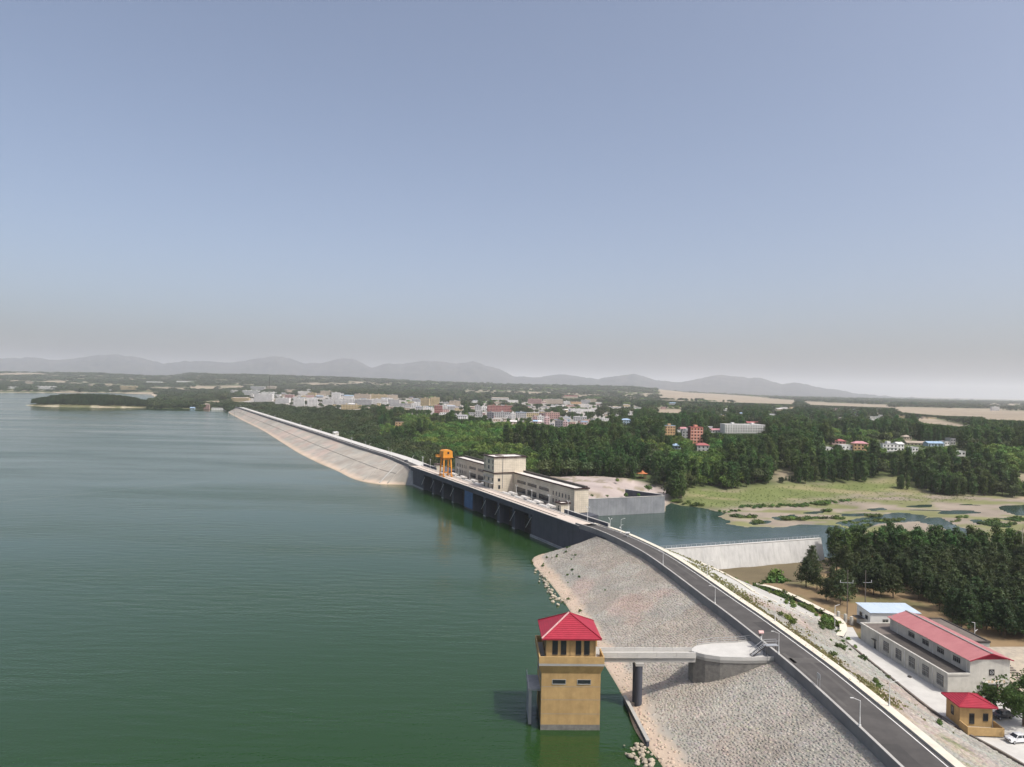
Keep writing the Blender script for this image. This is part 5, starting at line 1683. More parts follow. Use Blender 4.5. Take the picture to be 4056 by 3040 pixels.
for zf, lst in ((zA, [
    ((400, 660, 140, 205), 'g', 'w', 'f', 4, "grey slab block at the left rear of the town, below the mast"),
    ((260, 560, 210, 292), 'w', 'w', 'f', 4, None), ((40, 180, 208, 246), 'w', 'w', 'f', 2, "small white house standing alone at the left end of the town"),
    ((470, 790, 272, 410), 'w', 'w', 's', 5, "long row of white stepped-roof terraces nearest the dam end"), ((840, 1090, 342, 440), 'w', 'w', 's', 4, "white sawtooth-roofed terrace above the dam trees"),
    ((1155, 1345, 348, 490), 'w', 'w', 'f', 5, "left one of two white balconied villas above the dam trees"), ((1395, 1575, 348, 490), 'w', 'w', 'f', 5, "right one of two white balconied villas above the dam trees"),
    ((1670, 1875, 365, 462), 'w', 'g', 'f', 4, None), ((1885, 2120, 365, 462), 'w', 'g', 'f', 4, None), ((1985, 2340, 455, 545), 'y', 'g', 'f', 3, "long yellow three-storey dormitory with small windows above the woods"),
    ((1005, 1165, 280, 345), 'p', 'w', 'f', 3, None), ((1230, 1480, 225, 292), 'w', 'w', 'f', 3, None), ((1395, 1455, 193, 235), 'w', 'w', 'f', 2, None), ((1405, 1560, 250, 312), 'y', 'y' and 't', 'f', 3, None),
    ((1560, 1720, 262, 312), 't', 't', 'f', 2, None), ((1630, 1830, 218, 290), 't', 'w', 'f', 4, None), ((1825, 1975, 245, 362), 'w', 'w', 'f', 6, "six-storey white block standing above its neighbours in mid town"),
    ((1975, 2040, 262, 302), 'w', 'w', 'f', 2, None), ((1740, 1810, 295, 342), 'w', 'w', 'f', 2, None), ((2050, 2205, 295, 352), 'w', 'b', 'g', 3, "white building with a blue roof in mid town"),
    ((690, 860, 135, 182), 't', 't', 'g', 2, None), ((1000, 1190, 195, 242), 't', 'g', 'f', 2, None), ((590, 850, 238, 292), 'w', 'w', 'f', 3, None), ((850, 940, 272, 312), 'w', 'g', 'f', 2, None)]),
  (zB, [((130, 235, 175, 290), 'w', 'w', 'f', 5, None),
    ((240, 520, 95, 182), 't', 't', 'f', 4, None), ((500, 810, 103, 182), 'y', 't', 'f', 4, "long yellow ribbed block on the town skyline"), ((800, 1000, 108, 192), 't', 'g', 'f', 4, None),
    ((240, 550, 192, 290), 'g', 'w', 'f', 4, None), ((560, 810, 182, 262), 'w', 'w', 'f', 4, None), ((810, 1020, 192, 270), 'g', 'g', 'f', 3, None), ((860, 1240, 262, 322), 'g', 'g', 'f', 2, None),
    ((1240, 1390, 182, 252), 'g', 'w', 'f', 4, None), ((1240, 1388, 252, 352), 'w', 'w', 'f', 4, None), ((1395, 1560, 168, 305), 'y', 't', 'f', 6, "left one of the twin yellow towers with a dark flank", 'd'), ((1565, 1730, 152, 305), 'y', 't', 'f', 6, "right one of the twin yellow towers with a dark flank", 'd'),
    ((1640, 1775, 290, 440), 'r', 'w', 'f', 5, "red brick block with white top below the yellow towers"), ((1778, 1860, 285, 388), 'w', 'w', 'f', 4, "bright white windowless block beside the red brick one"),
    ((1785, 1930, 242, 302), 'g', 'g', 'f', 3, None), ((1900, 2090, 212, 312), 't', 'g', 'f', 5, None), ((1865, 2010, 302, 382), 'g', 'g', 'g', 2, None), ((2030, 2212, 462, 540), 'w', 'g', 'g', 2, "white shed with grey gable roof at the edge of the woods")]),
  (zC, [((265, 360, 205, 300), 'g', 'g', 'f', 4, None), ((360, 468, 225, 300), 'w', 'w', 'f', 3, None), ((480, 930, 208, 318), 'r', 't', 'f', 4, "long red brick apartment block with cream parapet in the town"),
    ((610, 890, 322, 422), 'g', 'g', 'f', 3, None), ((895, 975, 340, 440), 'w', 'w', 'f', 3, None), ((480, 605, 325, 440), 'd', 'g', 'f', 4, "dark grey block with arched windows at the wood edge"), ((985, 1170, 325, 430), 'g', 'b', 'f', 3, "grey block with pale blue roof in the lower town"),
    ((1175, 1390, 332, 412), 'y', 'w', 'f', 3, None), ((1395, 1480, 342, 402), 'm', 'g', 'f', 2, "maroon flank wall beside the pink apartments"), ((1488, 1760, 328, 450), 'p', 't', 'f', 4, "pink-red four-storey apartments in the lower town"),
    ((1365, 1478, 392, 490), 'w', 'w', 'f', 3, None), ((1482, 1580, 412, 550), 'k', 'w', 'f', 4, "tall narrow pale pink house below the pink-red apartments"), ((1680, 1812, 472, 590), 'd', 'g', 'f', 3, "dark blue-grey house at the right end of the lower town"), ((1815, 1905, 482, 590), 'k', 'w', 'f', 3, "pink rendered house beside the dark blue-grey one"),
    ((1840, 1945, 442, 500), 'b', 'w', 'f', 2, "pale blue house behind the pink rendered one"), ((2000, 2230, 402, 482), 'g', 'w', 's', 2, "grey workshop with a humped roof near the pink house"), ((1915, 2400, 270, 318), 'w', 'w', 'f', 3, "very long low white block at the right of the town"),
    ((1280, 1365, 400, 505), 'p', 'g', 'f', 3, None), ((0, 150, 392, 450), 'w', 'g', 'g', 2, None), ((150, 270, 330, 400), 'g', 'g', 'f', 3, None), ((280, 400, 300, 420), 'g', 'w', 'f', 3, None),
    ((560, 860, 68, 112), 'w', 't', 'g', 2, None), ((830, 1030, 112, 152), 'w', 'w', 'f', 2, None), ((1200, 1450, 92, 182), 'p', 't', 'f', 4, None), ((1460, 1580, 102, 172), 't', 'w', 'f', 3, None), ((1540, 1820, 97, 182), 't', 'w', 'f', 4, None),
    ((1820, 1930, 132, 182), 'w', 'w', 'f', 2, None), ((1950, 2140, 142, 182), 'o', 't', 'f', 2, "orange-tan low block at the far right of the town"), ((1780, 2080, 38, 82), 't', 'r', 'g', 2, None), ((2130, 2300, 112, 182), 'g', 'w', 'f', 3, None), ((2200, 2420, 95, 150), 't', 't', 'f', 2, None)])):
    for it_ in lst:
        a, wl, rf_, kd, st = it_[:5]
        lab = it_[5] if len(it_) > 5 else None
        end = it_[6] if len(it_) > 6 else None
        grp = None
        if not lab: lab, grp = gen(wl, rf_, kd, st)
        building(*zf(a), wl, rf_, kd, st, lab, grp, end=end)
# the many small houses between the larger blocks
tr_ = random.Random(12)
for k in range(165):
    x_ = tr_.uniform(985, 2470) if k < 140 else tr_.uniform(2480, 3700)
    lo_ = np.interp(x_, [950, 1300, 1700, 2100, 2300, 2500], [1556, 1566, 1580, 1592, 1600, 1606]) if k < 140 else 1600 + (x_ - 2500) * .025
    hi_ = np.interp(x_, [950, 1300, 1700, 2100, 2300, 2500], [1588, 1614, 1640, 1690, 1690, 1655]) if k < 140 else lo_ + 50
    yb_ = lo_ + (hi_ - lo_) * tr_.random()
    h_ = tr_.uniform(5, 9) * (1 + .6 * (yb_ - lo_) / (hi_ - lo_))
    w_ = tr_.uniform(11, 34)
    wl, rf_, kd = tr_.choice(('w', 'w', 'w', 'g', 't', 'p', 'y')), tr_.choice('wwgtb'), tr_.choice('ffffg')
    lab, grp = gen(wl, rf_, kd, 2)
    building(x_ - w_ / 2, x_ + w_ / 2, yb_ - h_, yb_, wl, rf_, kd, 2, lab, grp)
# cluster behind the poplars and the village on the right
for a in (
    (2629, 2676, 1686, 1728, 'o', 'b', 'f', 4, "orange-tan block with a blue rooftop sheet behind the poplars", None),
    (2680, 2732, 1694, 1716, 'w', 'p', 'h', 2, "white hall with faded pink hip roof left of the red tower", None),
    (2702, 2742, 1706, 1738, 'g', 'g', 'f', 3, "grey balcony house in front of the pink hip roof", None),
    (2732, 2786, 1692, 1760, 's', 'r', 'f', 6, "tall salmon-red tower block with a dark brick flank among the trees", None),
    (2788, 2838, 1691, 1706, 'g', 'g', 'g', 1, "grey-roofed shed right of the salmon tower", None),
    (2812, 2866, 1700, 1716, 'w', 'p', 'g', 1, "low house with pink roof in front of the long white school", None),
    (2864, 3034, 1682, 1722, 'w', 'w', 'f', 4, "long white four-storey school block with dark window bands", None),
    (2955, 3016, 1672, 1683, 't', 'r', 'g', 1, "low red-roofed house behind the white school", None),
    (2664, 2698, 1760, 1780, 'b', 'b', 'h', 2, "small blue shed with blue roof in the trees", None),
    (2758, 2812, 1758, 1788, 'g', 'r', 'h', 2, "grey house with bright red hip roof below the salmon tower", None),
    (3297, 3352, 1742, 1764, 'p', 'r', 'h', 2, "two-storey pink house with red hip roof in the village", None),
    (3329, 3382, 1764, 1785, 'w', 'w', 'f', 1, "low white house between the two red-roofed village houses", None),
    (3268, 3302, 1773, 1786, 'w', 'w', 'f', 1, "small white outhouse at the left end of the village", None),
    (3383, 3442, 1751, 1788, 'o', 'p', 'h', 2, "tan house with pink hip roof and porch in the village", None),
    (3496, 3556, 1758, 1794, 'w', 'g', 'f', 2, "white two-storey village house with roof terrace", None),
    (3549, 3583, 1754, 1785, 'w', 'w', 'g', 2, "plain white gabled village house", None),
    (3610, 3638, 1772, 1803, 'w', 'w', 'f', 2, "narrow white village house with two windows", None),
    (3580, 3612, 1726, 1746, 't', 't', 'h', 1, "tan house at the back of the village", None),
    (3595, 3680, 1750, 1764, 't', 't', 'g', 1, "long tan-roofed shed in the middle of the village", None),
    (3672, 3740, 1751, 1770, 'b', 'b', 'g', 1, "long pale blue metal shed in the village", None),
    (3735, 3763, 1749, 1767, 'w', 'w', 'f', 1, "small cream house right of the blue shed", None),
    (3760, 3786, 1737, 1765, 'g', 'g', 'f', 2, "grey two-storey house at the right end of the village", None),
    (3782, 3826, 1788, 1810, 'w', 'w', 'f', 1, "single-storey white house at the right front of the village", None),
    (3560, 3600, 1646, 1660, 'y', 't', 'f', 2, "pale yellow building far off by the tan fields", None),
    (3930, 3960, 1612, 1628, 'w', 'w', 'f', 2, "tiny white building far out in the right-hand fields", None),
    (2462, 2500, 1660, 1690, 'b', 'b', 'h', 2, "blue-roofed house at the edge of the poplars", None),
    (1565, 1600, 1672, 1690, 'o', 't', 'f', 2, "orange-tan house showing through the green woods", None)):
    building(*a[:9], a[9], cat="house" if a[7] <= 2 else "building", end='m' if a[4] == 's' else None)
# landing stage and houses at the far end of the dam
for a in ((915, 985, 1575, 1592, 'y', 't', 'h', 2, "ochre temple-roofed house at the far end of the dam"), (805, 828, 1600, 1625, 'p', 't', 'h', 2, "pinkish house on the far shore by the dam end"),
          (835, 893, 1617, 1629, 'w', 'w', 'f', 1, "low white landing house at the far end of the dam"), (752, 770, 1614, 1624, 'b', 'b', 'g', 1, "pale blue boat shed on the spit")):
    building(*a, None, cat="house")
for k, (a, b, c, d) in enumerate(((140, 215, 1531, 1543), (475, 540, 1529, 1545), (350, 365, 1524, 1535), (30, 65, 1533, 1541), (430, 450, 1543, 1549), (580, 605, 1543, 1549), (100, 130, 1512, 1522), (580, 640, 1512, 1516), (700, 780, 1510, 1515))):
    building(a, b, c, d, 'wytw'[k % 4], 'w', 'f', 1 if d - c < 8 else 2, "pale low building on the far shore of the reservoir", "low buildings on the far shore", cat="building")
# mast behind the town
p = P(1066, 1560, 30)
mz = float(ground_z(p[0] * .6, p[1] * .6)) if p[1] > 5000 else float(ground_z(p[0], p[1]))
Ym = 2600.0
d = FPX * fw + (1066 - 2028) * rt - (1560 - 1520) * up
Xm = d[0] * Ym / d[1]
gz = float(ground_z(Xm, Ym))
mt = thing("lattice_mast", "thin dark lattice mast standing behind the left of the town", "mast", (Xm, Ym, gz))
top = HZ(1066, 1492, Ym) - gz
g = G()
for sx in (-1, 1):
    for sy in (-1, 1): g.bar((sx * 2.2, sy * 2.2, 0), (sx * .4, sy * .4, top), .35)
for k in range(10):
    f0, f1 = k / 10, (k + 1) / 10
    w0, w1 = 2.2 - 1.8 * f0, 2.2 - 1.8 * f1
    for sx in (-1, 1): g.bar((sx * w0, -w0, top * f0), (-sx * w1, -w1, top * f1), .2)
g.build("lattice", 'dark', mt)
# line of floats across the reservoir
fl = thing("float_line", "faint line of small white floats strung across the reservoir", "buoy line", (0, 0, 0))
a, b = P(-30, 1992, 0), P(1560, 1926, 0)
a2 = P(825, 1907, 0)
g = G()
for k in range(70):
    t = k / 69
    q = a * (1 - t) + a2 * t
    g.tube((q[0], q[1], -.1), (q[0], q[1], .1), .12, .06, 5)
g.build("floats", 'white', fl)
# thin pier and gauge bridge at the far end of the dam
t = thing("gauge_bridge", "slender grey footbridge on posts at the far end of the embankment", "bridge", (0, 0, 0))
q = [P(x, y, 9.5) for x, y in ((980, 1630), (905, 1631))]
g = G().bar(q[0], q[1], 1.2, .8)
g.build("deck", 'conc', t)
for k in range(4):
    c = q[0] * (1 - k / 3) + q[1] * k / 3
    G().tube((c[0], c[1], -2), (c[0], c[1], 9.2), .6, .6, 6).build("post", 'conc', t)

# ================================================================== trees
def cards(c, nrm, size, rg_, asp=.75):
    """leaf-clump quads at c facing nrm"""
    n = len(c)
    nrm = nrm / (np.linalg.norm(nrm, axis=1)[:, None] + 1e-9)
    t = np.cross(nrm, rg_.normal(size=(n, 3)))
    t /= np.linalg.norm(t, axis=1)[:, None] + 1e-9
    b = np.cross(nrm, t)
    s = size[:, None]
    k = rg_.uniform(.7, 1.2, (n, 4, 1))
    V = np.stack([c + t * s * k[:, 0], c + b * s * asp * k[:, 1], c - t * s * k[:, 2], c - b * s * asp * k[:, 3]], 1)
    V[:, 1] += nrm * s * .15
    V[:, 3] += nrm * s * .15
    return V.reshape(-1, 3), np.arange(4 * n).reshape(n, 4)
def crown(kind, seed):
    r_ = np.random.default_rng(seed)
    if kind == 'poplar':      # 18 m, slim
        nc, per, h0, h1 = 100, 13, 2.2, 18.0
        t = r_.beta(1.25, 1.15, nc)
        rad = 3.0 * np.sin(np.pi * np.clip(t * .74 + .13, 0, 1)) ** .7 * r_.uniform(.35, 1.05, nc) * r_.uniform(.8, 1.1)
        a = r_.uniform(0, 6.283, nc)
        C = np.stack([np.cos(a) * rad, np.sin(a) * rad, h0 + t * (h1 - h0)], -1)
        sp, sz, ax = (.5, .5, .75), (.32, .66), .5
    elif kind == 'broad':     # 10 m, round and lobed
        nc, per = 100, 9
        lob = np.stack([r_.normal(0, 1.9, 7), r_.normal(0, 1.9, 7), r_.uniform(3.8, 7.2, 7)], -1)
        i = r_.integers(0, 7, nc)
        d = r_.normal(size=(nc, 3))
        d /= np.linalg.norm(d, axis=1)[:, None]
        C = lob[i] + d * r_.uniform(1.0, 2.5, (nc, 1)) * np.array([1, 1, .85])
        C[:, 2] = np.maximum(C[:, 2], 1.4)
        sp, sz, ax = (.55, .55, .45), (.38, .75), .7
    elif kind == 'pine':      # 9 m, tiered and open
        T = 8
        C = []
        for k in range(T):
            f = k / (T - 1)
            nb = int(9 - 4 * f)
            L_ = (2.7 * (1 - f) ** .7 + .35) * r_.uniform(.8, 1.15)
            a0 = r_.uniform(0, 6.28)
            for j in range(nb):
                a = a0 + j * 6.283 / nb + r_.normal(0, .25)
                for q in (.45, .75, 1.0):
                    l = L_ * q * r_.uniform(.75, 1.15)
                    C.append((math.cos(a) * l, math.sin(a) * l, 2.4 + f * 6.3 + q * .35 + r_.normal(0, .2)))
        C = np.array(C)
        nc, per = len(C), 11
        sp, sz, ax = (.38, .38, .22), (.24, .5), .4
    elif kind == 'big':       # 12 m spreading shade tree
        nc, per = 420, 12
        lob = np.stack([r_.normal(0, 2.7, 18), r_.normal(0, 2.7, 18), r_.uniform(3.6, 9.6, 18)], -1)
        i = r_.integers(0, 18, nc)
        d = r_.normal(size=(nc, 3))
        d /= np.linalg.norm(d, axis=1)[:, None]
        C = lob[i] + d * r_.uniform(.8, 2.2, (nc, 1)) * np.array([1, 1, .8])
        sp, sz, ax = (.42, .42, .32), (.18, .4), .7
    else:                     # bush, 1.5 m
        nc, per = 22, 7
        d = r_.normal(size=(nc, 3))
        d /= np.linalg.norm(d, axis=1)[:, None]
        C = d * r_.uniform(.35, .9, (nc, 1)) * np.array([1.1, 1.1, .75]) + np.array([0, 0, .65])
        C[:, 2] = np.maximum(C[:, 2], .12)
        sp, sz, ax = (.2, .2, .16), (.14, .3), .5
    c = np.repeat(C, per, 0) + r_.normal(size=(nc * per, 3)) * np.array(sp)
    ctr = C.mean(0) * np.array([0, 0, 1.0])
    out = c - ctr
    out[:, 2] *= .6
    out /= np.linalg.norm(out, axis=1)[:, None] + 1e-9
    nrm = out * .75 + r_.normal(size=c.shape) * .55 + np.array([0, 0, .35])
    V, F = cards(c, nrm, r_.uniform(sz[0], sz[1], len(c)), r_, .36 if kind == 'pine' else .75)
    return V, F
def trunk_mesh(kind, seed):
    r_ = random.Random(seed)
    h, r1 = {'poplar': (15, .24), 'broad': (5.5, .26), 'pine': (8.2, .17), 'big': (6.5, .34)}[kind]
    g = G()
    m1 = (r_.uniform(-.2, .2), r_.uniform(-.2, .2), h * .5)
    g.tube((0, 0, -.4), m1, r1, r1 * .72, 6, caps=False)
    g.tube(m1, (r_.uniform(-.3, .3), r_.uniform(-.3, .3), h), r1 * .72, r1 * .2, 6, caps=False)
    nb = {'poplar': 7, 'broad': 6, 'pine': 9, 'big': 9}[kind]
    for k in range(nb):
        f = r_.uniform(.35, .95)
        a = r_.uniform(0, 6.28)
        l = {'poplar': 1.8, 'broad': 2.8, 'pine': 1.7, 'big': 3.4}[kind] * (1.2 - f * .6)
        z = h * f
        g.tube((0, 0, z), (math.cos(a) * l, math.sin(a) * l, z + l * (.9 if kind != 'pine' else .15)), r1 * .3, r1 * .08, 4, caps=False)
    me = bpy.data.meshes.new("trunk")
    me.from_pydata(g.v, [], g.f)
    me.materials.append(MT['trunk'])
    return me
CR, TR = {}, {}
for kind, mt_, nv in (('poplar', 'poplar', 4), ('broad', 'broad', 4), ('pine', 'pine', 4), ('lime', 'lime', 3), ('big', 'lime', 1)):
    CR[kind], TR[kind] = [], []
    for v in range(nv):
        gk = 'broad' if kind == 'lime' else kind
        V, F = crown(gk, 100 + v * 7 + len(kind))
        CR[kind].append(np_mesh("", V, F, 'poplar' if kind == 'big' else mt_))
        TR[kind].append(trunk_mesh(gk, v))
CROWN_OBJ = {}
def tree(kind, v, x, y, z, sc, rz, label, group, name):
    t = thing(name, label, "tree", (x, y, z), rz, group)
    t.scale = sc
    c = link("crown", CR[kind][v], t)
    link("trunk", TR[kind][v], t)
    CROWN_OBJ.setdefault(kind, {}).setdefault(v, c)
    return t
SPEC = {'poplar': "poplar_tree", 'broad': "broadleaf_tree", 'pine': "pine_tree", 'lime': "young_broadleaf_tree"}
scat = {k: [] for k in SPEC}           # everything beyond the individuals
indiv = {k: [] for k in SPEC}          # (x, y, z, scale, priority, label, group)
def jit_grid(x0, x1, y0, y1, step, seed):
    r_ = np.random.default_rng(seed)
    gx, gy = np.meshgrid(np.arange(x0, x1, step), np.arange(y0, y1, step))
    return gx.ravel() + r_.uniform(-.42, .42, gx.size) * step, gy.ravel() + r_.uniform(-.42, .42, gx.size) * step
# pine wood on the right
PINE = polyP([(3150, 2330), (3190, 2365), (3220, 2385), (3330, 2418), (3420, 2395), (3560, 2380), (3650, 2415), (3760, 2470), (3850, 2530), (3950, 2552), (4400, 2600), (4500, 2300), (4300, 2215), (4056, 2225), (3800, 2205), (3450, 2225), (3290, 2245), (3190, 2280)], -2)
x, y = jit_grid(85, 330, 190, 330, 4.3, 3)
s = sdf(x, y, PINE)
dens = sstep(0, 14, -s) * sstep(-20, 60, (x - 112) - (y - 235) * .2)
keep = (s < -1) & (rng.random(x.size) < .22 + .9 * dens)
for bx in ((102, 127, 203, 224), (117, 132, 184, 210), (121, 175, 165, 190), (96, 104, 200, 230)): keep &= ~((x > bx[0]) & (x < bx[1]) & (y > bx[2]) & (y < bx[3]))
x, y = x[keep], y[keep]
for a, b in zip(x, y):
    sc_ = random.uniform(.8, 1.25)
    zn = 0 if a < 118 else 1 if b < 232 else 2 if a < 165 else 3
    indiv['pine'].append((a, b, -2.1, sc_, b + .3 * abs(a - 150), ["pine on the open brown ground between the training wall and the blue roofed store", "dark pine at the front edge of the wood behind the red roofed hall", "dark pine in the middle of the wood right of the training wall", "dark pine in the wood towards the right edge of the picture"][zn], ["pines on the open ground", "pines behind the hall", "pines in mid wood", "pines at the right edge"][zn]))
# tall poplars behind the pines
x, y = jit_grid(140, 228, 284, 312, 4.6, 5)
k = (sdf(x, y, MARSH) > -4) & (y > 296 - (x - 128) * .12)
for a, b in zip(x[k], y[k]):
    indiv['poplar'].append((a, b, -2.3, random.uniform(.55, .8), 0, "dark tall poplar in the clump at the end of the training wall", "poplars at the end of the training wall"))
# poplar rows by the green field
def px_row(pts, n, sc0, sc1, lab, grp, kind='poplar', spread=4, pri=1):
    for k in range(n):
        t = random.random() * (len(pts) - 1)
        i = int(t)
        f = t - i
        q = PG(pts[i][0] * (1 - f) + pts[i + 1][0] * f, pts[i][1] * (1 - f) + pts[i + 1][1] * f)
        a, b = q[0] + random.gauss(0, spread), q[1] + random.gauss(0, spread)
        indiv[kind].append((a, b, float(ground_z(a, b)) - .3, random.uniform(sc0, sc1), pri, lab, grp))
px_row([(3705, 1912), (3760, 1918), (3860, 1917), (3960, 1912), (4026, 1905)], 46, .7, .95, "poplar in the straight row right of the green field", "row of poplars right of the green field")
px_row([(3535, 1900), (3560, 1895), (3585, 1905)], 5, .5, .65, "lone slim poplar standing out in the green field", "lone poplars in the green field", spread=2)
px_row([(3620, 1885), (3640, 1890), (3655, 1900)], 5, .6, .75, "slim poplar between the field and the straight row", "poplars left of the straight row", spread=2)
px_row([(2700, 1912), (2730, 1916)], 4, 1.0, 1.25, "large dark poplar at the near corner of the wood by the green field", "corner poplars", spread=2)
px_row([(2800, 1915), (2850, 1912), (2880, 1925), (2920, 1910), (2980, 1895), (3040, 1895)], 26, .8, 1.1, "poplar along the near edge of the wood by the green field", "edge poplars", spread=3)
px_row([(3100, 1892), (3130, 1895), (3150, 1890)], 4, .45, .55, "short dark poplar on the path beside the green field", "short poplars", spread=2)
px_row([(2230, 1905), (2300, 1908)], 5, .95, 1.15, "big rounded tree beyond the near end of the powerhouse", "big trees by the powerhouse", kind='broad', spread=3)
# belt of dark trees at the toe of the far embankment
fnn = normals2(far_u)
for i in range(0, len(far_u)):
    for o_ in np.arange(44, 92, 6.5):
        c = far_u[i] + fnn[i] * (o_ + random.uniform(-2.5, 2.5)) + random.uniform(-3, 3)
        if random.random() < .12: continue
        z = float(base_z(c[0], c[1])) - .5
        indiv['broad'].append((c[0], c[1], z, random.uniform(.85, 1.3), c[1], "dark broadleaf tree in the belt along the foot of the far embankment", "belt of dark trees along the far embankment"))
# woods behind the powerhouse and out over the plain
def wood(y0, y1, step, seed, xs=.80):
    x, y = jit_grid(-xs * y1, xs * y1, y0, y1, step, seed)
    k = np.abs(x / y) < xs
    x, y = x[k], y[k]
    of = (x + 87.4 + .507 * (y - 533)) * .892
    k = (of > 84) | ((y > 1560) & (sdf(x, y, LAKE) > 22)) | (x < -700)
    k &= (sdf(x, y, LAKE) > 18)
    x, y = x[k], y[k]
    k = bare_mask(x, y) < .5
    k &= ~((sdf(x, y, TOWN) < 0) & (np.random.default_rng(seed).random(x.size) < .8))
    k &= sdf(x, y, YARD) > 4
    x, y = x[k], y[k]
    return x, y
vill = polyG([(3270, 1752), (3400, 1745), (3600, 1740), (3830, 1752), (3850, 1812), (3600, 1806), (3380, 1790), (3270, 1788)])
hous = polyG([(2640, 1705), (2800, 1700), (2870, 1735), (2840, 1800), (2760, 1812), (2660, 1782)])
ZN = ["behind the orange crane", "behind the powerhouse tower", "behind the near powerhouse wing and stone apron", "left of the salmon tower block", "behind the green field", "at the right edge below the village"]
def zone(a, b):
    q = 2028 + FPX * a / b
    return 0 if q < 1850 else 1 if q < 2060 else 2 if q < 2480 else 3 if q < 2720 else 4 if q < 3560 else 5
def classify(x, y):
    px = 2028 + FPX * x / y
    n = fbm(x / 70 + 5, y / 110, 3)
    out = np.where(n > .56, 'lime', 'poplar').astype(object)
    out = np.where((px < 2150) & (y < 1000) & (n > .40), 'lime', out)
    out = np.where((np.random.default_rng(len(x)).random(len(x)) < .28) & (out == 'poplar'), 'broad', out)
    out = np.where((px < 1500) & (y > 900), 'broad', out)
    out = np.where((y > 1300) & (fbm(x / 150, y / 150 + 50, 3) > .5), 'broad', out)
    return out
for (y0, y1, st, sd) in ((470, 640, 7.0, 21), (640, 900, 7.6, 22), (900, 1300, 8.5, 23), (1300, 1900, 12, 24), (1900, 2800, 18, 25), (2800, 4200, 28, 26), (4200, 6200, 42, 27), (6200, 9500, 66, 28)):
    x, y = wood(y0, y1, st, sd)
    k = (sdf(x, y, vill) > 0) | (np.random.default_rng(sd + 50).random(x.size) < .3)
    if y0 >= 1300: k &= np.random.default_rng(sd + 90).random(x.size) < .72
    x, y = x[k], y[k]
    z = ground_z(x, y)
    kd = classify(x, y)
    grow = max(1.0, st / 8.5) ** .8
    for a, b, c, q in zip(x, y, z, kd):
        sc_ = random.uniform(.62, 1.3) * (.9 if q == 'lime' else 1.25 if q == 'broad' else 1)
        if y1 <= 900 and q != 'lime':
            indiv[q].append((a, b, c - .3, sc_, b, ("leafy poplar in the woods " if q == 'poplar' else "round dark broadleaf tree in the woods ") + ZN[zone(a, b)], ("poplars " if q == 'poplar' else "round trees ") + ZN[zone(a, b)]))
        elif y1 <= 900:
            indiv[q].append((a, b, c - .3, sc_, b, "fresh green round tree in the woods " + ZN[zone(a, b)], "fresh green trees " + ZN[zone(a, b)]))
        else:
            hs = min(grow, 1.15) * (.78 if y0 >= 1300 and q == 'poplar' else 1)
            scat[q].append((a, b, c - .3, sc_ * grow, sc_ * grow, sc_ * hs, random.uniform(0, 6.28)))
# island and far shore pines
x, y = jit_grid(ISL[0] - 160, ISL[0] + 160, ISL[1] - 40, ISL[1] + 130, 5.0, 31)
e = ((x - ISL[0] + 6) / 141) ** 2 + ((y - ISL[1] - 45) / 66) ** 2
isl_pts = [(a, b, float(c) - .3, s_, s_, s_ * 1.15, random.uniform(0, 6.28)) for a, b, c, s_ in zip(x[e < 1], y[e < 1], ground_z(x[e < 1], y[e < 1]), np.random.default_rng(3).uniform(1.0, 1.35, (e < 1).sum()))]

# trees standing before a building that shows in the photograph stay below its sill line
H0 = {'poplar': 18.3, 'broad': 9.6, 'lime': 9.6, 'pine': 9.4}
def clip_trees(kind, T, si):
    if not T: return T
    A_ = np.array([q[:3] for q in T], float)
    sc0 = np.array([q[si] for q in T], float)
    sc1 = sc0.copy()
    def proj(z):
        v = np.stack([A_[:, 0], A_[:, 1], z - CAM_H], -1)
        w = v @ fw
        return 2028 + FPX * (v @ rt) / w, 1520 - FPX * (v @ up) / w
    for xl, xr, yt, yb, X, Y, w, dep in BLD:
        px, py = proj(A_[:, 2] + H0[kind] * sc1)
        lim = yb - .05 * (yb - yt)
        m = (A_[:, 1] < Y + dep) & (px > xl - 5) & (px < xr + 5) & (py < lim)
        if m.any():
            zt = CAM_H + (A_[m, 1]) * np.array([(HZ(a, lim, 1.0) - CAM_H) for a in px[m]])
            sc1[m] = np.minimum(sc1[m], (zt - A_[m, 2]) / H0[kind])
        sc1[(np.abs(A_[:, 0] - X) < w / 2 + 2) & (np.abs(A_[:, 1] - Y - dep / 2) < dep / 2 + 3)] = 0
    for f in FIELDS_PX:
        fx_ = np.array([q[0] for q in f] + [f[0][0]], float)
        fy_ = np.array([q[1] for q in f] + [f[0][1]], float)
        px, py = proj(A_[:, 2] + H0[kind] * sc1)
        bx_, by_ = proj(A_[:, 2])
        lo_ = np.full(len(px), -1e9)
        for i in range(len(f)):
            a0, a1 = sorted((i, i + 1), key=lambda t: fx_[t])
            if fx_[a1] - fx_[a0] < 1: continue
            yy = np.interp(px, [fx_[a0], fx_[a1]], [fy_[a0], fy_[a1]])
            lo_ = np.where((px >= fx_[a0]) & (px <= fx_[a1]), np.maximum(lo_, yy), lo_)
        m = (lo_ > 0) & (by_ > lo_) & (py < lo_ - 2)
        if m.any():
            zt = CAM_H + A_[m, 1] * np.array([HZ(a, b, 1.0) - CAM_H for a, b in zip(px[m], lo_[m] - 2)])
            sc1[m] = np.minimum(sc1[m], (zt - A_[m, 2]) / H0[kind])
    out = []
    for q, a, b in zip(T, sc0, sc1):
        if b < .3 * a: continue
        q = list(q)
        f = b / a
        if si == 5: q[3], q[4], q[5] = q[3] * max(f, .7), q[4] * max(f, .7), b
        else: q[3] = b
        out.append(tuple(q))
    return out
for kind in indiv:
    indiv[kind] = clip_trees(kind, indiv[kind], 3)
    scat[kind] = clip_trees(kind, scat[kind], 5)
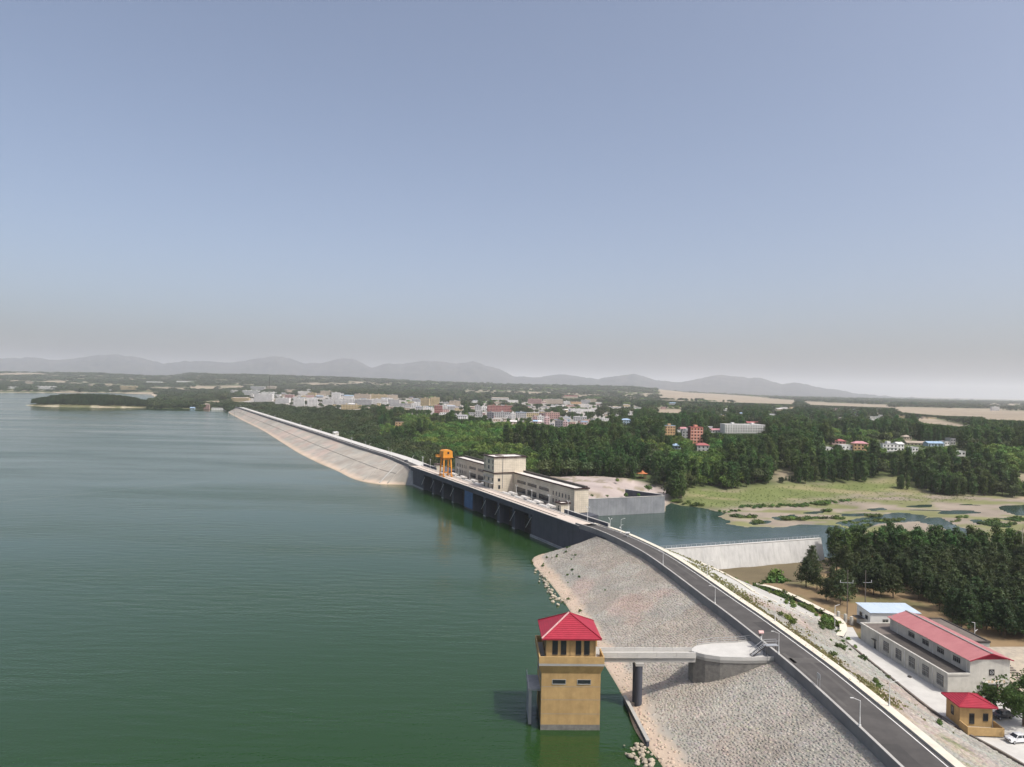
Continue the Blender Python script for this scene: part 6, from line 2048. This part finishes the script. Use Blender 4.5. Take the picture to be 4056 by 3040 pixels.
for kind in indiv:
    L_ = sorted(indiv[kind], key=lambda q: q[4])
    nvar = len(CR[kind])
    lim = {'poplar': 300, 'broad': 300, 'pine': 300, 'lime': 200}[kind]
    for j, (a, b, c, s_, _, lab, grp) in enumerate(L_[:lim]):
        tree(kind, j % nvar, a, b, c, (s_ * random.uniform(.88, 1.12), s_ * random.uniform(.88, 1.12), s_), random.uniform(0, 6.28), lab, grp, SPEC[kind])
    for (a, b, c, s_, _, lab, grp) in L_[lim:]:
        scat[kind].append((a, b, c, s_, s_, s_, random.uniform(0, 6.28)))
def forest(name, label, kind, pts):
    pts = np.array(pts)
    me = bpy.data.meshes.new(name)
    me.vertices.add(len(pts))
    me.vertices.foreach_set("co", np.ascontiguousarray(pts[:, :3], dtype=np.float32).ravel())
    a = me.attributes.new("sc", 'FLOAT_VECTOR', 'POINT')
    a.data.foreach_set("vector", np.ascontiguousarray(pts[:, 3:6], dtype=np.float32).ravel())
    a = me.attributes.new("rz", 'FLOAT', 'POINT')
    a.data.foreach_set("value", np.ascontiguousarray(pts[:, 6], dtype=np.float32))
    nvar = len(CR[kind])
    a = me.attributes.new("var", 'INT', 'POINT')
    a.data.foreach_set("value", np.random.default_rng(1).integers(0, nvar, len(pts)).astype(np.int32))
    o = link(name, me)
    ng = bpy.data.node_groups.new(name, 'GeometryNodeTree')
    ng.interface.new_socket("Geometry", in_out='INPUT', socket_type='NodeSocketGeometry')
    ng.interface.new_socket("Geometry", in_out='OUTPUT', socket_type='NodeSocketGeometry')
    N, L = ng.nodes, ng.links
    gi, go = N.new("NodeGroupInput"), N.new("NodeGroupOutput")
    jn = N.new("GeometryNodeJoinGeometry")
    for v in range(nvar):
        oi = N.new("GeometryNodeObjectInfo")
        oi.transform_space = 'ORIGINAL'
        oi.inputs["Object"].default_value = CROWN_OBJ[kind][v]
        oi.inputs["As Instance"].default_value = True
        L.new(oi.outputs["Geometry"], jn.inputs[0])
    ip = N.new("GeometryNodeInstanceOnPoints")
    ip.inputs["Pick Instance"].default_value = True
    def attr(nm, tp):
        n = N.new("GeometryNodeInputNamedAttribute")
        n.data_type = tp
        n.inputs["Name"].default_value = nm
        return n.outputs["Attribute"]
    cx = N.new("ShaderNodeCombineXYZ")
    er = N.new("FunctionNodeEulerToRotation")
    L.new(attr("rz", 'FLOAT'), cx.inputs[2])
    L.new(cx.outputs[0], er.inputs[0])
    L.new(er.outputs[0], ip.inputs["Rotation"])
    L.new(attr("sc", 'FLOAT_VECTOR'), ip.inputs["Scale"])
    L.new(attr("var", 'INT'), ip.inputs["Instance Index"])
    L.new(gi.outputs[0], ip.inputs["Points"])
    L.new(jn.outputs[0], ip.inputs["Instance"])
    L.new(ip.outputs[0], go.inputs[0])
    md_ = o.modifiers.new("scatter", 'NODES')
    md_.node_group = ng
    tag(o, label, kind="stuff")
    return o
print("SCATTER", {k: len(v) for k, v in scat.items()}, {k: len(v) for k, v in indiv.items()}, len(isl_pts))
forest("poplar_woodland", "unbroken poplar woodland of the plain behind the dam", 'poplar', scat['poplar'])
forest("broadleaf_woodland", "mixed dark woodland around the town and on the far hills", 'broad', scat['broad'])
if scat['lime']: forest("bright_woodland", "fresh green undergrowth and orchards between the woods", 'lime', scat['lime'])
if scat['pine']: forest("pine_woodland", "rest of the pine wood on the right", 'pine', scat['pine'])
forest("island_woodland", "dark pine wood covering the island", 'pine', isl_pts)

# big shade tree over the parked cars
V, F = None, None
t = tree('big', 0, 110.8, 152.0, -2.05, (1.08, 1.08, 1.05), .4, "large leafy shade tree over the parked cars at the right edge", None, "shade_tree")

# ------------------------------------------------------------------ bushes, reeds, grass
BM = []
for v in range(3):
    V, F = crown('bush', 400 + v)
    BM.append(np_mesh("", V, F, 'lime' if v == 2 else 'reed'))
def bush(x, y, z, s, label, group, name="shrub", sz=None):
    o = link(name, random.choice(BM))
    o.location, o.rotation_euler, o.scale = (x, y, z), (0, 0, random.uniform(0, 6.28)), (s, s, sz or s)
    return tag(o, label, "shrub", group)
# along the foot of the near downstream slope and on it
for k in range(28):
    iu = random.randint(120, 250)
    iv = int(np.clip(random.gauss(26, 5), 6, 33))
    q = DG[iu, iv]
    bush(q[0], q[1], q[2], random.uniform(.4, 1.1), "small green bush low on the downstream slope of the near embankment", "bushes on the downstream slope")
for k in range(44):
    f = random.random()
    q = np.array(lw[int(f * (len(lw) - 1))]) + np.array([random.uniform(-6.5, -1.2), random.uniform(-3, 2)])
    zz = -2.0 + max(0, (lw[0][0] - q[0]) * .1)
    iu = np.argmin(np.abs(DG[:, 33, 1] - q[1]))
    zz = float(np.interp(q[0], DG[iu, :, 0], DG[iu, :, 2])) if q[0] < DG[iu, -1, 0] else -2.1
    bush(q[0], q[1], zz, random.uniform(.7, 1.5), "green bramble bush beside the curving path wall", "brambles beside the path wall")
for (xx, yy, s_) in ((3470, 2735, .9), (3480, 2775, .9), (3720, 2900, .8), (3300, 2640, .9), (3120, 2480, 1.3), (3140, 2500, 1.3), (3090, 2465, 1.0)):
    q = P(xx, yy, 2.0)
    iu = np.argmin(np.abs(DG[:, 16, 1] - q[1]))
    zz = float(np.interp(q[0], DG[iu, :, 0], DG[iu, :, 2]))
    q = P(xx, yy, zz)
    iu = np.argmin(np.abs(DG[:, 16, 1] - q[1]))
    zz = float(np.interp(q[0], DG[iu, :, 0], DG[iu, :, 2]))
    bush(q[0], q[1], zz, s_, "dark round bush growing among the stones beside the near road", "dark bushes beside the near road")
for (xx, yy, s_) in ((3075, 2268, 3.2), (3055, 2282, 2.4), (3095, 2280, 2.2), (3030, 2290, 1.6), (2990, 2300, 1.3), (3120, 2290, 1.8)):
    q = P(xx, yy, -3.0)
    bush(q[0], q[1], float(ground_z(q[0], q[1])), s_, "bright green shrub in the hollow before the training wall", "shrubs in the hollow before the training wall")
for k in range(26):
    iu, iv = random.randint(150, 280), random.randint(18, 36)
    q = NG[iu, iv]
    if q[1] > 100: bush(q[0], q[1], q[2], random.uniform(.25, .6), "tiny weed clump between the stones of the near water-side slope", "weeds on the near slope")
for (xx, yy, s_) in ((2478, 1967, 1.6), (2570, 1940, 2.4), (2445, 1908, 1.8), (2405, 1968, 1.0), (2345, 1967, 1.0), (2530, 1965, 1.2)):
    q = P(xx, yy, 4.3)
    bush(q[0], q[1], 4.2, s_, "green bush on the bare stone apron behind the tailrace wall", "bushes on the stone apron")
for (xx, yy, s_) in [(2880, 2028, 2), (2910, 2026, 2), (2960, 2010, 3), (3010, 2010, 3), (3050, 2008, 3), (3100, 2005, 3), (3140, 2005, 3), (3170, 2008, 3.4), (3200, 2003, 3.6), (3230, 1998, 3.6), (3260, 2000, 3.6), (3280, 2028, 3), (2930, 2050, 3), (2965, 2052, 3), (3010, 2068, 4), (3120, 2060, 4.5), (3150, 2062, 4), (3180, 2058, 3), (3130, 2122, 2.4), (3235, 2055, 3), (3330, 2058, 3), (3460, 2045, 4), (3520, 2060, 4.4), (3560, 2055, 3.4), (3480, 2060, 4), (3340, 1988, 3), (3310, 1992, 2.4), (3270, 1990, 3), (3900, 2075, 3.4), (3930, 2072, 4), (3955, 2086, 4), (3985, 2080, 3), (4020, 2062, 4), (4045, 2066, 4), (3800, 2050, 2.4), (3780, 2068, 2), (2760, 2005, 3), (2720, 1998, 3), (2680, 1990, 3.5), (3420, 2080, 3), (3380, 2068, 3)]:
    for j in range(5):
        q = P(xx + random.gauss(0, 15), yy + random.gauss(0, 2.2), -5.8)
        bush(q[0], q[1], min(float(ground_z(q[0], q[1])), -5.4), s_ * random.uniform(.45, .8), "dark green reed clump in the marsh beyond the training wall", "reed clumps of the marsh", "reed_clump", s_ * random.uniform(.25, .45))
# saplings in rows over the green field
r_ = np.random.default_rng(77)
gx, gy = jit_grid(60, 420, 440, 640, 3.2, 78)
k = (sdf(gx, gy, GREEN) < -2) & (r_.random(gx.size) < .6)
gx, gy = gx[k], gy[k]
V, F = crown('bush', 410)
V = V[:4 * 40]
F = F[:40]
gz_ = ground_z(gx, gy)
sc_ = r_.uniform(.25, .6, gx.size)
VV = (V[None] * sc_[:, None, None] + np.stack([gx, gy, gz_], -1)[:, None]).reshape(-1, 3)
FF = (F[None] + len(V) * np.arange(len(gx))[:, None, None]).reshape(-1, 4)
tag(np_mesh("sapling_rows", VV, FF, 'lime'), "rows of low green saplings planted over the sloping field", kind="stuff")
# dry and green grass on the upper downstream slope and in the yard verge
pts, cs_ = [], []
n_ = 5200
iu = r_.integers(70, 235, n_)
iv = np.clip(r_.gamma(1.6, 3.2, n_), 0, 33).astype(int)
q = DG[iu, iv] + r_.normal(0, .5, (n_, 3)) * np.array([1, 1, 0])
k = fbm(q[:, 0] / 5, q[:, 1] / 9 + 30, 3) > .47
q = q[k & (q[:, 1] > 95)]
zz = np.array([np.interp(a, DG[i, :, 0], DG[i, :, 2]) for a, i in zip(q[:, 0], np.argmin(np.abs(DG[:, 8, 1][None] - q[:, 1][:, None]), 1))])
q[:, 2] = zz
nrm = r_.normal(size=(len(q), 3)) * np.array([1, 1, .15])
V, F = cards(q + np.array([0, 0, .15]), nrm, r_.uniform(.15, .4, len(q)), r_, .9)
tag(np_mesh("verge_grass", V, F, 'dry'), "dry grass tufts along the outer verge of the near road", kind="stuff")

# ------------------------------------------------------------------ haze
g = G().box(-46000, 46000, -1600, 36000, -10.5, 640)
hz_ = g.build("haze", 'white')
hz_.data.materials.clear()
m = bpy.data.materials.new("haze_air")
m.use_nodes = True
N, L = m.node_tree.nodes, m.node_tree.links
N.remove(N["Principled BSDF"])
pv_ = N.new("ShaderNodeVolumePrincipled")
pv_.inputs["Color"].default_value = (.93, .95, 1.0, 1)
pv_.inputs["Density"].default_value = HAZE_D
pv_.inputs["Anisotropy"].default_value = .12
L.new(pv_.outputs[0], N["Material Output"].inputs["Volume"])
hz_.data.materials.append(m)
tag(hz_, "pale haze filling the air over the plain", kind="stuff")
